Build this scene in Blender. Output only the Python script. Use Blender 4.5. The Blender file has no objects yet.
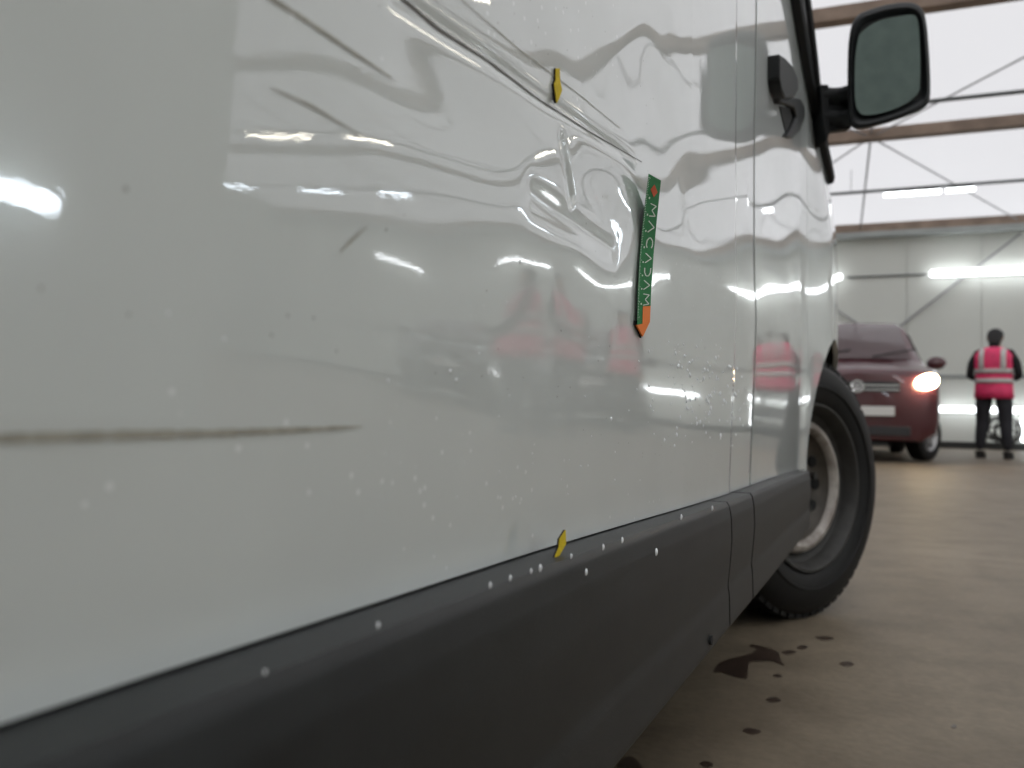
import bpy, bmesh, math, random
from mathutils import Vector, Matrix
import numpy as np

R = math.radians
SC = bpy.context.scene
COL = SC.collection

# ------------------------------------------------------------------ camera
# world axes: +Y = driving direction of the white van, +X = away from its side, Z up
F = 820.0
CAM = Vector((0.0, 0.0, 0.50))
YAW, PITCH, ROLL = R(24.75), R(2.06), R(-1.15)
fw = Vector((-math.sin(YAW) * math.cos(PITCH), math.cos(YAW) * math.cos(PITCH), math.sin(PITCH)))
rt0 = Vector((math.cos(YAW), math.sin(YAW), 0))
up0 = rt0.cross(fw)
rt = rt0 * math.cos(ROLL) - up0 * math.sin(ROLL)
up = up0 * math.cos(ROLL) + rt0 * math.sin(ROLL)
cam_d = bpy.data.cameras.new('camera')
cam = bpy.data.objects.new('camera', cam_d)
COL.objects.link(cam)
cam_d.sensor_width = 36.0
cam_d.lens = 36.0 * F / 1024.0
cam_d.clip_start = 0.01
cam_d.clip_end = 200
cam.matrix_world = Matrix(((rt.x, up.x, -fw.x, CAM.x), (rt.y, up.y, -fw.y, CAM.y), (rt.z, up.z, -fw.z, CAM.z), (0, 0, 0, 1)))
cam_d.dof.use_dof = True
cam_d.dof.focus_distance = 0.60
cam_d.dof.aperture_fstop = 8.5
SC.camera = cam
SC.view_settings.view_transform = 'Standard'
SC.view_settings.look = 'None'
SC.view_settings.gamma = 1.0
SC.view_settings.exposure = 0.30
SC.view_settings.use_curve_mapping = False
SC.cycles.use_denoising = True
SC.cycles.max_bounces = 8
SC.cycles.diffuse_bounces = 4
SC.cycles.glossy_bounces = 5
SC.cycles.sample_clamp_indirect = 6.0
SC.cycles.caustics_reflective = False
SC.cycles.caustics_refractive = False

# ------------------------------------------------------------------ world: bright overcast sky above the translucent roof
W = bpy.data.worlds.new('sky')
SC.world = W
W.use_nodes = True
bg = W.node_tree.nodes['Background']
bg.inputs[0].default_value = (0.95, 0.97, 1.0, 1)
SKY = 1.05
bg.inputs[1].default_value = SKY

# unseen area lights added under the roof to brighten the van side and hall
for i, (lx, ly, lz, en) in enumerate(((12.5, 6.0, 5.2, 300), (2.6, 1.2, 4.6, 60), (2.2, -2.6, 4.6, 60), (2.0, -6.4, 4.3, 50))):
    ld = bpy.data.lights.new('fill_light', 'AREA'); ld.shape = 'RECTANGLE'; ld.size = 6.0; ld.size_y = 0.35; ld.energy = en
    ld.color = (0.97, 0.985, 1.0)
    lo = bpy.data.objects.new('fill_light', ld); COL.objects.link(lo); lo.location = (lx, ly, lz)
    lo.rotation_euler = (0, R(12), 0)


# ------------------------------------------------------------------ helpers
def pix_dir(u, v):
    return (fw + rt * ((u - 512) / F) - up * ((v - 384) / F))

def at_z(u, v, z):
    d = pix_dir(u, v)
    return CAM + d * ((z - CAM.z) / d.z)

def at_x(u, v, x):
    d = pix_dir(u, v)
    return CAM + d * ((x - CAM.x) / d.x)

def at_depth(u, v, t):
    return CAM + pix_dir(u, v) * t

def project(p):
    q = Vector(p) - CAM
    t = q.dot(fw)
    return 512 + F * q.dot(rt) / t, 384 - F * q.dot(up) / t

MATS = {}
def mat(name, col, rough=0.5, metal=0.0, coat=0.0, emit=None, estr=0.0, spec=0.5, noise=None, bump=None, coat_rough=0.03, alpha=None, trans=0.0):
    if name in MATS:
        return MATS[name]
    m = bpy.data.materials.new(name)
    m.use_nodes = True
    nt = m.node_tree
    b = nt.nodes['Principled BSDF']
    b.inputs['Base Color'].default_value = (*col, 1)
    b.inputs['Roughness'].default_value = rough
    b.inputs['Metallic'].default_value = metal
    b.inputs['Specular IOR Level'].default_value = spec
    b.inputs['Coat Weight'].default_value = coat
    b.inputs['Coat IOR'].default_value = 1.85
    b.inputs['Coat Roughness'].default_value = coat_rough
    if trans:
        b.inputs['Transmission Weight'].default_value = trans
    if alpha is not None:
        b.inputs['Alpha'].default_value = alpha
    if emit:
        b.inputs['Emission Color'].default_value = (*emit, 1)
        b.inputs['Emission Strength'].default_value = estr
    tc = nt.nodes.new('ShaderNodeTexCoord')
    if noise:
        scale, amt = noise[0], noise[1]
        n = nt.nodes.new('ShaderNodeTexNoise')
        n.inputs['Scale'].default_value = scale
        n.inputs['Detail'].default_value = 6
        nt.links.new(tc.outputs['Object'], n.inputs['Vector'])
        r = nt.nodes.new('ShaderNodeValToRGB')
        r.color_ramp.elements[0].position = 0.3
        r.color_ramp.elements[1].position = 0.7
        c2 = noise[2] if len(noise) > 2 else tuple(c * (1 - amt) for c in col)
        r.color_ramp.elements[0].color = (*c2, 1)
        r.color_ramp.elements[1].color = (*col, 1)
        nt.links.new(n.outputs['Fac'], r.inputs['Fac'])
        nt.links.new(r.outputs['Color'], b.inputs['Base Color'])
    if bump:
        n = nt.nodes.new('ShaderNodeTexNoise')
        n.inputs['Scale'].default_value = bump[0]
        n.inputs['Detail'].default_value = 4
        nt.links.new(tc.outputs['Object'], n.inputs['Vector'])
        bp = nt.nodes.new('ShaderNodeBump')
        bp.inputs['Strength'].default_value = bump[1]
        bp.inputs['Distance'].default_value = bump[2]
        nt.links.new(n.outputs['Fac'], bp.inputs['Height'])
        nt.links.new(bp.outputs['Normal'], b.inputs['Normal'])
    MATS[name] = m
    return m

def tag(o, label=None, cat=None, group=None, kind=None):
    if label: o['label'] = label
    if cat: o['category'] = cat
    if group: o['group'] = group
    if kind: o['kind'] = kind
    return o

def empty(name, loc=(0, 0, 0), rz=0.0, label=None, cat=None, group=None):
    o = bpy.data.objects.new(name, None)
    COL.objects.link(o)
    o.location = loc
    o.rotation_euler = (0, 0, rz)
    o.empty_display_size = 0.05
    return tag(o, label, cat, group)

def link(name, me, m=None, parent=None, smooth=True, loc=None, rot=None):
    o = bpy.data.objects.new(name, me)
    COL.objects.link(o)
    if m is not None and not me.materials:
        for x in (m if isinstance(m, (list, tuple)) else [m]):
            me.materials.append(x)
    if smooth and len(me.polygons):
        me.polygons.foreach_set('use_smooth', [True] * len(me.polygons))
        try:
            me.set_sharp_from_angle(angle=R(40))
        except Exception:
            pass
    if parent is not None:
        o.parent = parent
    if loc is not None: o.location = loc
    if rot is not None: o.rotation_euler = rot
    return o

def mesh(verts, faces, name='mesh'):
    me = bpy.data.meshes.new(name)
    me.from_pydata([tuple(v) for v in verts], [], [tuple(f) for f in faces])
    me.update()
    return me

class MB:
    """collects simple shapes into one mesh"""
    def __init__(s):
        s.v = []; s.f = []
    def add(s, v, f):
        n = len(s.v)
        s.v += [tuple(p) for p in v]
        s.f += [tuple(i + n for i in q) for q in f]
        return s
    def box(s, a, b):
        (x0, y0, z0), (x1, y1, z1) = a, b
        v = [(x0, y0, z0), (x1, y0, z0), (x1, y1, z0), (x0, y1, z0), (x0, y0, z1), (x1, y0, z1), (x1, y1, z1), (x0, y1, z1)]
        return s.add(v, [(3, 2, 1, 0), (4, 5, 6, 7), (0, 1, 5, 4), (1, 2, 6, 5), (2, 3, 7, 6), (3, 0, 4, 7)])
    def tube(s, pts, r, n=10, caps=True):
        pts = [Vector(p) for p in pts]
        rs = r if isinstance(r, (list, tuple)) else [r] * len(pts)
        rings = []
        ref = None
        for i, p in enumerate(pts):
            t = (pts[min(i + 1, len(pts) - 1)] - pts[max(i - 1, 0)]).normalized()
            if ref is None:
                ref = Vector((0, 0, 1)) if abs(t.z) < 0.9 else Vector((1, 0, 0))
            a = t.cross(ref).normalized(); b = t.cross(a).normalized()
            ref = -b if (-b).length else ref
            rings.append([p + (a * math.cos(2 * math.pi * k / n) + b * math.sin(2 * math.pi * k / n)) * rs[i] for k in range(n)])
        return s.loft(rings, caps)
    def loft(s, rings, caps=True, closed=True):
        n = len(rings[0]); base = len(s.v)
        for rg in rings:
            s.v += [tuple(p) for p in rg]
        for i in range(len(rings) - 1):
            for k in range(n if closed else n - 1):
                a = base + i * n + k; b = base + i * n + (k + 1) % n
                s.f.append((a, b, b + n, a + n))
        if caps:
            s.f.append(tuple(base + k for k in range(n))[::-1])
            s.f.append(tuple(base + (len(rings) - 1) * n + k for k in range(n)))
        return s
    def lathe_x(s, prof, n=48, c=(0, 0, 0)):
        """profile of (x, r) turned round the X axis"""
        rings = [[(c[0] + x, c[1] + r * math.cos(2 * math.pi * k / n), c[2] + r * math.sin(2 * math.pi * k / n)) for k in range(n)] for x, r in prof]
        return s.loft(rings, caps=False)
    def grid(s, fn, us, vs):
        base = len(s.v); nu, nv = len(us), len(vs)
        for u in us:
            for v in vs:
                s.v.append(tuple(fn(u, v)))
        for i in range(nu - 1):
            for j in range(nv - 1):
                a = base + i * nv + j
                s.f.append((a, a + nv, a + nv + 1, a + 1))
        return s
    def prism(s, poly, off):
        """poly: 3D polygon; off: vector or list of vectors"""
        n = len(poly)
        off = Vector(off)
        v = [Vector(p) for p in poly] + [Vector(p) + off for p in poly]
        f = [tuple(range(n))[::-1], tuple(range(n, 2 * n))] + [(i, (i + 1) % n, (i + 1) % n + n, i + n) for i in range(n)]
        return s.add(v, f)
    def mesh(s, name='mesh', fix=True):
        me = mesh(s.v, s.f, name)
        if fix:
            bm = bmesh.new(); bm.from_mesh(me)
            bmesh.ops.recalc_face_normals(bm, faces=bm.faces)
            bm.to_mesh(me); bm.free()
        return me
    def obj(s, name, m, parent=None, smooth=True, fix=True, bevel=0, **k):
        o = link(name, s.mesh(name, fix), m, parent, smooth, **k)
        if bevel:
            md = o.modifiers.new('bevel', 'BEVEL'); md.width = bevel; md.segments = 3
            md.limit_method = 'ANGLE'; md.angle_limit = R(35)
        return o

def smooth01(t):
    t = np.clip(t, 0, 1)
    return t * t * (3 - 2 * t)

# ------------------------------------------------------------------ materials
def paint_material(name, col, dust=True, seed=0.0, coat=1.0):
    m = mat(name, col, rough=0.45, coat=coat, coat_rough=0.02, spec=0.3)
    nt = m.node_tree; b = nt.nodes['Principled BSDF']
    tc = nt.nodes.new('ShaderNodeTexCoord')
    # dust specks: small dark and light dots
    def dots(scale, size, thr):
        v = nt.nodes.new('ShaderNodeTexVoronoi'); v.inputs['Scale'].default_value = scale
        nt.links.new(tc.outputs['Object'], v.inputs['Vector'])
        lt = nt.nodes.new('ShaderNodeMath'); lt.operation = 'LESS_THAN'; lt.inputs[1].default_value = size
        nt.links.new(v.outputs['Distance'], lt.inputs[0])
        sp = nt.nodes.new('ShaderNodeSeparateColor'); nt.links.new(v.outputs['Color'], sp.inputs[0])
        gt = nt.nodes.new('ShaderNodeMath'); gt.operation = 'GREATER_THAN'; gt.inputs[1].default_value = thr
        nt.links.new(sp.outputs[0], gt.inputs[0])
        mu = nt.nodes.new('ShaderNodeMath'); mu.operation = 'MULTIPLY'
        nt.links.new(lt.outputs[0], mu.inputs[0]); nt.links.new(gt.outputs[0], mu.inputs[1])
        return mu.outputs[0]
    n = nt.nodes.new('ShaderNodeTexNoise'); n.inputs['Scale'].default_value = 9; n.inputs['Detail'].default_value = 5
    nt.links.new(tc.outputs['Object'], n.inputs['Vector'])
    r = nt.nodes.new('ShaderNodeValToRGB')
    r.color_ramp.elements[0].position = 0.35; r.color_ramp.elements[1].position = 0.7
    r.color_ramp.elements[0].color = (*[c * 0.94 for c in col], 1); r.color_ramp.elements[1].color = (*col, 1)
    nt.links.new(n.outputs['Fac'], r.inputs['Fac'])
    last = r.outputs['Color']
    if dust:
        for sc, size, thr, c in ((170, 0.10, 0.90, (0.2, 0.19, 0.18)), (95, 0.07, 0.9, (0.15, 0.14, 0.13)), (110, 0.13, 0.8, (0.86, 0.87, 0.88))):
            mx = nt.nodes.new('ShaderNodeMix'); mx.data_type = 'RGBA'
            mx.inputs['B'].default_value = (*c, 1)
            d = dots(sc, size, thr)
            ml = nt.nodes.new('ShaderNodeMath'); ml.operation = 'MULTIPLY'; ml.inputs[1].default_value = 0.6
            nt.links.new(d, ml.inputs[0])
            nt.links.new(ml.outputs[0], mx.inputs['Factor']); nt.links.new(last, mx.inputs['A'])
            last = mx.outputs['Result']
    nt.links.new(last, b.inputs['Base Color'])
    # orange peel in the clear coat
    n2 = nt.nodes.new('ShaderNodeTexNoise'); n2.inputs['Scale'].default_value = 260; n2.inputs['Detail'].default_value = 1
    nt.links.new(tc.outputs['Object'], n2.inputs['Vector'])
    bp = nt.nodes.new('ShaderNodeBump'); bp.inputs['Strength'].default_value = 0.03; bp.inputs['Distance'].default_value = 0.0005
    nt.links.new(n2.outputs['Fac'], bp.inputs['Height'])
    nt.links.new(bp.outputs['Normal'], b.inputs['Coat Normal'])
    return m

PAINT = paint_material("white_paint", (0.63, 0.66, 0.65))
M_CLAD = mat('grey_plastic', (0.017, 0.0185, 0.0195), rough=0.45, noise=(30, 0.35), bump=(900, 0.25, 0.0006), spec=0.36)
M_BLACK = mat('black_plastic', (0.010, 0.011, 0.012), rough=0.55, spec=0.25, bump=(700, 0.2, 0.0005))
M_GAP = mat('gap_dark', (0.008, 0.008, 0.008), rough=0.9)
M_TYRE = mat('tyre_rubber', (0.006, 0.0055, 0.0055), rough=0.6, spec=0.3, noise=(14, 0.4))
M_RIM = mat('rim_paint', (0.55, 0.51, 0.47), rough=0.45, noise=(22, 0.6, (0.16, 0.13, 0.11)), metal=0.15)
M_DARKMETAL = mat('dark_metal', (0.035, 0.033, 0.03), rough=0.6, noise=(30, 0.5))
M_GLASS_DARK = mat('tinted_glass', (0.010, 0.011, 0.012), rough=0.12, spec=0.25)
M_MIRROR = mat('mirror_glass', (0.16, 0.20, 0.195), rough=0.04, metal=1.0, noise=(30, 0.2))
M_GREEN = mat('green_magnet', (0.02, 0.20, 0.06), rough=0.6, spec=0.1, noise=(200, 0.2))
M_ORANGE = mat('orange_print', (0.85, 0.22, 0.05), rough=0.6, spec=0.1)
M_RED = mat('red_print', (0.55, 0.09, 0.03), rough=0.6, spec=0.1)
M_WHITE_PRINT = mat('white_print', (0.6, 0.68, 0.6), rough=0.5)
M_YELLOW = mat('yellow_print', (0.70, 0.52, 0.03), rough=0.6, spec=0.1, noise=(300, 0.2))
M_FOAM = mat('black_magnet', (0.006, 0.006, 0.006), rough=0.8)
M_SCRATCH = mat('rub_mark', (0.42, 0.40, 0.34), rough=0.7, noise=(220, 0.3))
M_SCRATCH_D = mat('bare_scratch', (0.13, 0.12, 0.11), rough=0.6, noise=(220, 0.3))
M_WATER = mat('water', (0.95, 0.97, 1.0), rough=0.05, trans=0.15)
M_WATER.node_tree.nodes['Principled BSDF'].inputs['IOR'].default_value = 1.33
M_LED = mat('led_cool', (1, 1, 1), emit=(0.93, 0.97, 1.0), estr=5.0)
M_LED_B = mat('led_blue', (1, 1, 1), emit=(0.80, 0.90, 1.0), estr=9.0)
M_LED_W = mat('led_warm', (1, 1, 1), emit=(1.0, 0.93, 0.78), estr=9.0)
M_STEEL = mat('grey_steel', (0.25, 0.26, 0.26), rough=0.5, metal=0.3, noise=(8, 0.2))
M_CABLE = mat('brace_steel', (0.30, 0.30, 0.31), rough=0.5)
M_BEAM = mat('brown_beam', (0.36, 0.27, 0.21), rough=0.7, noise=(3.5, 0.4))
M_GUTTER = mat('pale_gutter', (0.42, 0.45, 0.44), rough=0.5, noise=(4, 0.15))
M_WALL = mat('wall_sheet', (0.72, 0.74, 0.69), rough=0.6, noise=(0.7, 0.06), bump=(3, 0.1, 0.004))
M_SKIRT = mat('skirting', (0.03, 0.032, 0.03), rough=0.7)

# ------------------------------------------------------------------ building shell
BR = R(3.5)
bx = Vector((math.cos(BR), math.sin(BR), 0)); by = Vector((-math.sin(BR), math.cos(BR), 0))
def B(x, y, z=0.0):
    return bx * x + by * y + Vector((0, 0, z))
def to_b(p):
    p = Vector(p)
    return Vector((p.dot(bx), p.dot(by), p.z))
XL, XR, YB, YF = -9.0, 18.0, -13.0, 17.85
EAVE = 4.42
RIDGE_Y = 2.4
SL = 0.088
def roof_z(y):
    return EAVE + SL * (YF - RIDGE_Y) - SL * abs(y - RIDGE_Y)

def bobj(mb, name, m, parent=None, kind=None, **k):
    o = mb.obj(name, m, parent, **k)
    if parent is None:
        o.rotation_euler = (0, 0, BR)
    if kind: o['kind'] = kind
    return o

# floor: stained brown concrete
def floor_material():
    m = mat('concrete', (0.2, 0.17, 0.145), rough=0.55, spec=0.35)
    nt = m.node_tree; b = nt.nodes['Principled BSDF']
    tc = nt.nodes.new('ShaderNodeTexCoord')
    def noise(scale, det=8, rough=0.6):
        n = nt.nodes.new('ShaderNodeTexNoise'); n.inputs['Scale'].default_value = scale
        n.inputs['Detail'].default_value = det; n.inputs['Roughness'].default_value = rough
        nt.links.new(tc.outputs['Object'], n.inputs['Vector']); return n
    n1, n2, n3 = noise(0.8), noise(5.5), noise(60, 4)
    r = nt.nodes.new('ShaderNodeValToRGB'); e = r.color_ramp.elements
    e[0].position = 0.3; e[0].color = (0.152, 0.121, 0.084, 1)
    e[1].position = 0.72; e[1].color = (0.228, 0.186, 0.134, 1)
    nt.links.new(n1.outputs['Fac'], r.inputs['Fac'])
    r2 = nt.nodes.new('ShaderNodeValToRGB'); e = r2.color_ramp.elements
    e[0].position = 0.33; e[0].color = (0.62, 0.6, 0.58, 1)
    e[1].position = 0.6; e[1].color = (1, 1, 1, 1)
    nt.links.new(n2.outputs['Fac'], r2.inputs['Fac'])
    mx = nt.nodes.new('ShaderNodeMix'); mx.data_type = 'RGBA'; mx.blend_type = 'MULTIPLY'; mx.inputs['Factor'].default_value = 0.75
    nt.links.new(r.outputs['Color'], mx.inputs['A']); nt.links.new(r2.outputs['Color'], mx.inputs['B'])
    r3 = nt.nodes.new('ShaderNodeValToRGB'); e = r3.color_ramp.elements
    e[0].position = 0.35; e[0].color = (0.8, 0.8, 0.8, 1); e[1].position = 0.65; e[1].color = (1.08, 1.08, 1.08, 1)
    nt.links.new(n3.outputs['Fac'], r3.inputs['Fac'])
    mx2 = nt.nodes.new('ShaderNodeMix'); mx2.data_type = 'RGBA'; mx2.blend_type = 'MULTIPLY'; mx2.inputs['Factor'].default_value = 0.6
    nt.links.new(mx.outputs['Result'], mx2.inputs['A']); nt.links.new(r3.outputs['Color'], mx2.inputs['B'])
    nt.links.new(mx2.outputs['Result'], b.inputs['Base Color'])
    bp = nt.nodes.new('ShaderNodeBump'); bp.inputs['Strength'].default_value = 0.3; bp.inputs['Distance'].default_value = 0.004
    nt.links.new(n3.outputs['Fac'], bp.inputs['Height']); nt.links.new(bp.outputs['Normal'], b.inputs['Normal'])
    return m
M_FLOOR = floor_material()
bobj(MB().box((XL, YB, -0.1), (XR, YF, 0.0)), 'floor', M_FLOOR, kind='structure')

# translucent membrane roof
m = bpy.data.materials.new('roof_membrane'); m.use_nodes = True
nt = m.node_tree; nt.nodes.remove(nt.nodes['Principled BSDF'])
tr = nt.nodes.new('ShaderNodeBsdfTranslucent'); tr.inputs[0].default_value = (0.83, 0.815, 0.82, 1)
df = nt.nodes.new('ShaderNodeBsdfDiffuse'); df.inputs[0].default_value = (0.8, 0.79, 0.79, 1)
ms = nt.nodes.new('ShaderNodeMixShader'); ms.inputs[0].default_value = 0.25
nt.links.new(tr.outputs[0], ms.inputs[1]); nt.links.new(df.outputs[0], ms.inputs[2])
nt.links.new(ms.outputs[0], nt.nodes['Material Output'].inputs[0])
M_ROOF = m
mb = MB()
mb.add([(XL, YB, roof_z(YB)), (XR, YB, roof_z(YB)), (XR, RIDGE_Y, roof_z(RIDGE_Y)), (XL, RIDGE_Y, roof_z(RIDGE_Y)), (XR, YF, roof_z(YF)), (XL, YF, roof_z(YF))],
       [(0, 1, 2, 3), (3, 2, 4, 5)])
bobj(mb, 'ceiling', M_ROOF, kind='structure', smooth=False)

# end wall of tall sheet panels, each its own piece with a recessed joint
wf = bobj(MB().box((XL, YF + 0.03, 0), (XR, YF + 0.12, EAVE)), 'wall_front', M_WALL, kind='structure')
pw = 1.30
x0 = to_b(at_depth(908, 300, 15.9)).x
k0 = math.floor((XL - x0) / pw)
x = x0 + k0 * pw
pm = None
while x < XR:
    a, b2 = max(x, XL), min(x + pw, XR)
    if b2 - a > 0.1:
        if abs(b2 - a - pw) < 1e-6:
            if pm is None:
                pm = MB().box((0.006, 0, 0), (pw - 0.006, 0.03, EAVE)).mesh('wall_panel')
            o = link('wall_panel', pm, M_WALL, wf, smooth=False, loc=(a, YF, 0))
        else:
            MB().box((a + 0.006, YF, 0), (b2 - 0.006, YF + 0.03, EAVE)).obj('wall_panel', M_WALL, wf, smooth=False)
    x += pw
bobj(MB().box((XL - 0.1, YB, 0), (XL, YF, EAVE + 1.5)), 'wall_left', M_WALL, kind='structure')
bobj(MB().box((XR, YB, 0), (XR + 0.1, YF, EAVE + 1.5)), 'wall_right', M_WALL, kind='structure')
bobj(MB().box((XL, YB - 0.1, 0), (XR, YB, EAVE + 0.2)), 'wall_back', M_WALL, kind='structure')
bobj(MB().box((XL, YF - 0.03, 0), (XR, YF, 0.13)), 'baseboard_front', M_SKIRT, kind='structure')
RZ = 1.35
bobj(MB().box((XL, YF - 0.035, RZ), (XR, YF, RZ + 0.07)), 'trim_1', mat('dado', (0.33, 0.35, 0.34), 0.5), kind='structure')
# eave beam and pale gutter under it
bobj(MB().box((XL, YF - 0.22, EAVE - 0.17), (XR, YF, EAVE)), 'trim_2', M_BEAM, kind='structure')
bobj(MB().box((XL, YF - 0.26, EAVE - 0.27), (XR, YF, EAVE - 0.17)), 'trim_3', M_GUTTER, kind='structure')
BEAMS = [13.15, 9.75, 6.4, 2.6, -1.4, -5.2, -9.0]
for i, y in enumerate(BEAMS):
    z = roof_z(y)
    o = bobj(MB().box((XL, y - 0.09, z - 0.17), (XR, y + 0.09, z - 0.012)), 'trim_%d' % (i + 4), M_BEAM, kind='structure')
# ------------------------------------------------------------------ roof bracing
allb = [YF - 0.1] + BEAMS
def node(px, v, y):
    """x in building coordinates where pixel column px meets the beam line at y"""
    z = roof_z(y) - 0.1
    d = pix_dir(px, v)
    t = y / d.dot(by)
    return (d * t).dot(bx)
nx = node(871, 143, 13.15)
DX = 4.6
bn = 0
def cable(a, b, name, label, group, r=0.017, m=M_CABLE):
    o = MB().tube([B(*a), B(*b)], r, 6).obj(name, m)
    return tag(o, label, 'brace', group)
de = pix_dir(1021, 218); DX = (de * ((YF - 0.1) / de.dot(by))).dot(bx) - nx
z_at = lambda y: roof_z(y) - 0.09
VIS = {('t', 0, 0): 'vertical-looking thin roof tie running from the first beam to the wall top',
       ('t', 1, 0): 'thin straight roof tie between the two brown beams just left of the mirror',
       ('c', 0, 0, 1): 'slanting thin roof cable falling right from the first beam to the wall top',
       ('c', 0, 0, -1): 'slanting thin roof cable falling left behind the van door edge',
       ('c', 1, 0, 1): 'slanting thin roof cable rising right between the mirror and the first beam',
       ('c', 1, 0, -1): 'slanting thin roof cable rising left behind the door mirror'}
def vis(key, nm):
    if key in VIS: return VIS[key], None
    return ('further thin straight roof tie, right of the view' if nm == 't' else 'further thin slanting roof cable, right of the view',
            'further roof ties' if nm == 't' else 'further slanting roof cables')
for k in range(0, 3):
    x = nx + 2 * DX * k
    for i in range(2):
        ya, yb = (allb[1], allb[0]) if i == 0 else (allb[1], allb[2])
        lb, g = vis(('t', i, k), 't')
        cable((x, ya, z_at(ya)), (x, yb, z_at(yb)), 'roof_tie', lb, g, 0.016)
        for sgn in (-1, 1):
            if not XL < x + sgn * DX < XR: continue
            lb, g = vis(('c', i, k, sgn), 'c')
            cable((x, ya, z_at(ya) - 0.03), (x + sgn * DX, yb, z_at(yb) - 0.03), 'roof_cable', lb, g, 0.012)
# wall brace
def on_wall(u, v, off=0.06):
    d = pix_dir(u, v); t = (YF - off) / d.dot(by)
    return to_b(CAM + d * t)
pa, pb = on_wall(1021, 233), on_wall(885, 338)
cable((pa.x, pa.y, pa.z), (pb.x, pb.y, pb.z), 'brace_cable', 'thin diagonal steel cable running down the far wall to the red van', None, 0.022)
pa, pb = on_wall(838, 310), on_wall(862, 326)
cable((pa.x - 0.3, pa.y, pa.z + 0.2), (pb.x + 0.4, pb.y, pb.z - 0.3), 'brace_cable', 'short diagonal steel cable on the far wall just above the red van roof', None, 0.018)

# ------------------------------------------------------------------ led tubes
def led(a, b, m, name='led_tube', r=0.035, label=None, group=None, housing=True, flip=(0, 0, 1)):
    a = Vector(a); b = Vector(b)
    t = (b - a).normalized()
    e = empty(name, a.lerp(b, 0.5))
    c = e.location.copy()
    pts = [a - c, a - c + t * r * 0.5, b - c - t * r * 0.5, b - c]
    MB().tube(pts, [r * 0.6, r, r, r * 0.6], 12).obj('diffuser', m, e)
    if housing:
        f = Vector(flip)
        s = t.cross(f).normalized()
        w = r * 0.8
        q0, q1 = a - c + t * 0.02, b - c - t * 0.02
        pv = []
        for q in (q0, q1):
            for ss, ff in ((-1, 0.75), (1, 0.75), (1, 1.35), (-1, 1.35)):
                pv.append(q + s * w * ss + f * r * ff)
        MB().add(pv, [(0, 1, 2, 3), (4, 7, 6, 5), (0, 4, 5, 1), (1, 5, 6, 2), (2, 6, 7, 3), (3, 7, 4, 0)]).obj('housing', M_STEEL, e)
    return tag(e, label, 'light', group)

# hanging rails and their tubes
RAILZ = 4.30
def rail_y(u, v):
    p = to_b(at_z(u, v, RAILZ)); return p.y, p.x
ry2, rx2 = rail_y(930, 187)
ry1, rx1 = rail_y(980, 96)
for (ry, nm) in ((ry2, 'rail nearest the far wall'), (ry1, 'second rail from the far wall'), (ry1 - 4.2, 'rail above the van nose')):
    o = MB().tube([B(XL + 0.02, ry, RAILZ), B(XR - 0.02, ry, RAILZ)], 0.026, 8).obj('light_rail', mat('rail', (0.10, 0.11, 0.11), 0.5))
    tag(o, 'long dark steel light rail under the roof, ' + nm, 'rail')
    for k in range(9):
        xx = XL + 1.5 + k * 2.6
        zt = roof_z(ry) - 0.012
        h = MB().tube([B(xx, ry, RAILZ), B(xx, ry, zt)], 0.006, 6).obj('rail_hanger', M_CABLE, o)
def rail_led(u0, u1, v, ry, m, label, group=None):
    """a tube hanging on the rail between two pixel columns of the direct view"""
    ps = []
    for u in (u0, u1):
        d = pix_dir(u, v); t = ry / d.dot(by)
        ps.append(to_b(CAM + d * t).x)
    led(B(ps[0], ry, RAILZ - 0.08), B(ps[1], ry, RAILZ - 0.08), m, r=0.036, label=label, group=group)
rail_led(884, 941, 190, ry2, M_LED, 'white led tube under the roof rail, the longer of two end to end')
rail_led(946, 975, 190, ry2, M_LED, 'short white led tube on the roof rail, right of the longer tube')
# further tubes seen only as reflections in the van side
MC = Vector((-0.33, 0, 0.5))
def mirror_x(u, v, ry):
    """x (building) on a rail line where the flat van side mirrors pixel column u"""
    d = pix_dir(u, v); d.x = -d.x
    t = (ry - MC.dot(by)) / d.dot(by)
    return (MC + d * t).dot(bx)
def mirror_led(u0, u1, v, ry, m, label, group):
    a, b = mirror_x(u0, v, ry), mirror_x(u1, v, ry)
    led(B(a, ry, RAILZ - 0.08), B(b, ry, RAILZ - 0.08), m, r=0.036, label=label, group=group)
LBW = {290: 'leftmost warm led tube mirrored in the upper left of the panel', 405: 'second warm led tube from the left mirrored in the panel', 560: 'warm led tube mirrored near the panel dents beside the yellow arrow'}
LBC = {229: 'leftmost short bluish led tube mirrored in the panel', 327: 'second bluish led tube from the left mirrored in the panel', 425: 'third bluish led tube from the left mirrored in the panel', 553: 'bluish led tube mirrored left of the green strip'}
for u0, u1 in ((290, 222), (405, 330), (560, 500)):
    mirror_led(u0, u1, 180, ry1, M_LED_W, LBW[u0], None)
for u0, u1 in ((229, 200), (327, 280), (425, 380), (553, 498)):
    mirror_led(u0, u1, 240, ry2, M_LED_B, LBC[u0], None)
for u0, u1 in ((355, 330), (480, 400)):
    a, b = mirror_x(u0, 180, ry1 - 4.2), mirror_x(u1, 180, ry1 - 4.2)
    led(B(a, ry1 - 4.2, RAILZ - 0.08), B(b, ry1 - 4.2, RAILZ - 0.08), M_LED_W, r=0.05, label='warm led tube on the rail above the van nose', group='tubes on the near rail')
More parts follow.
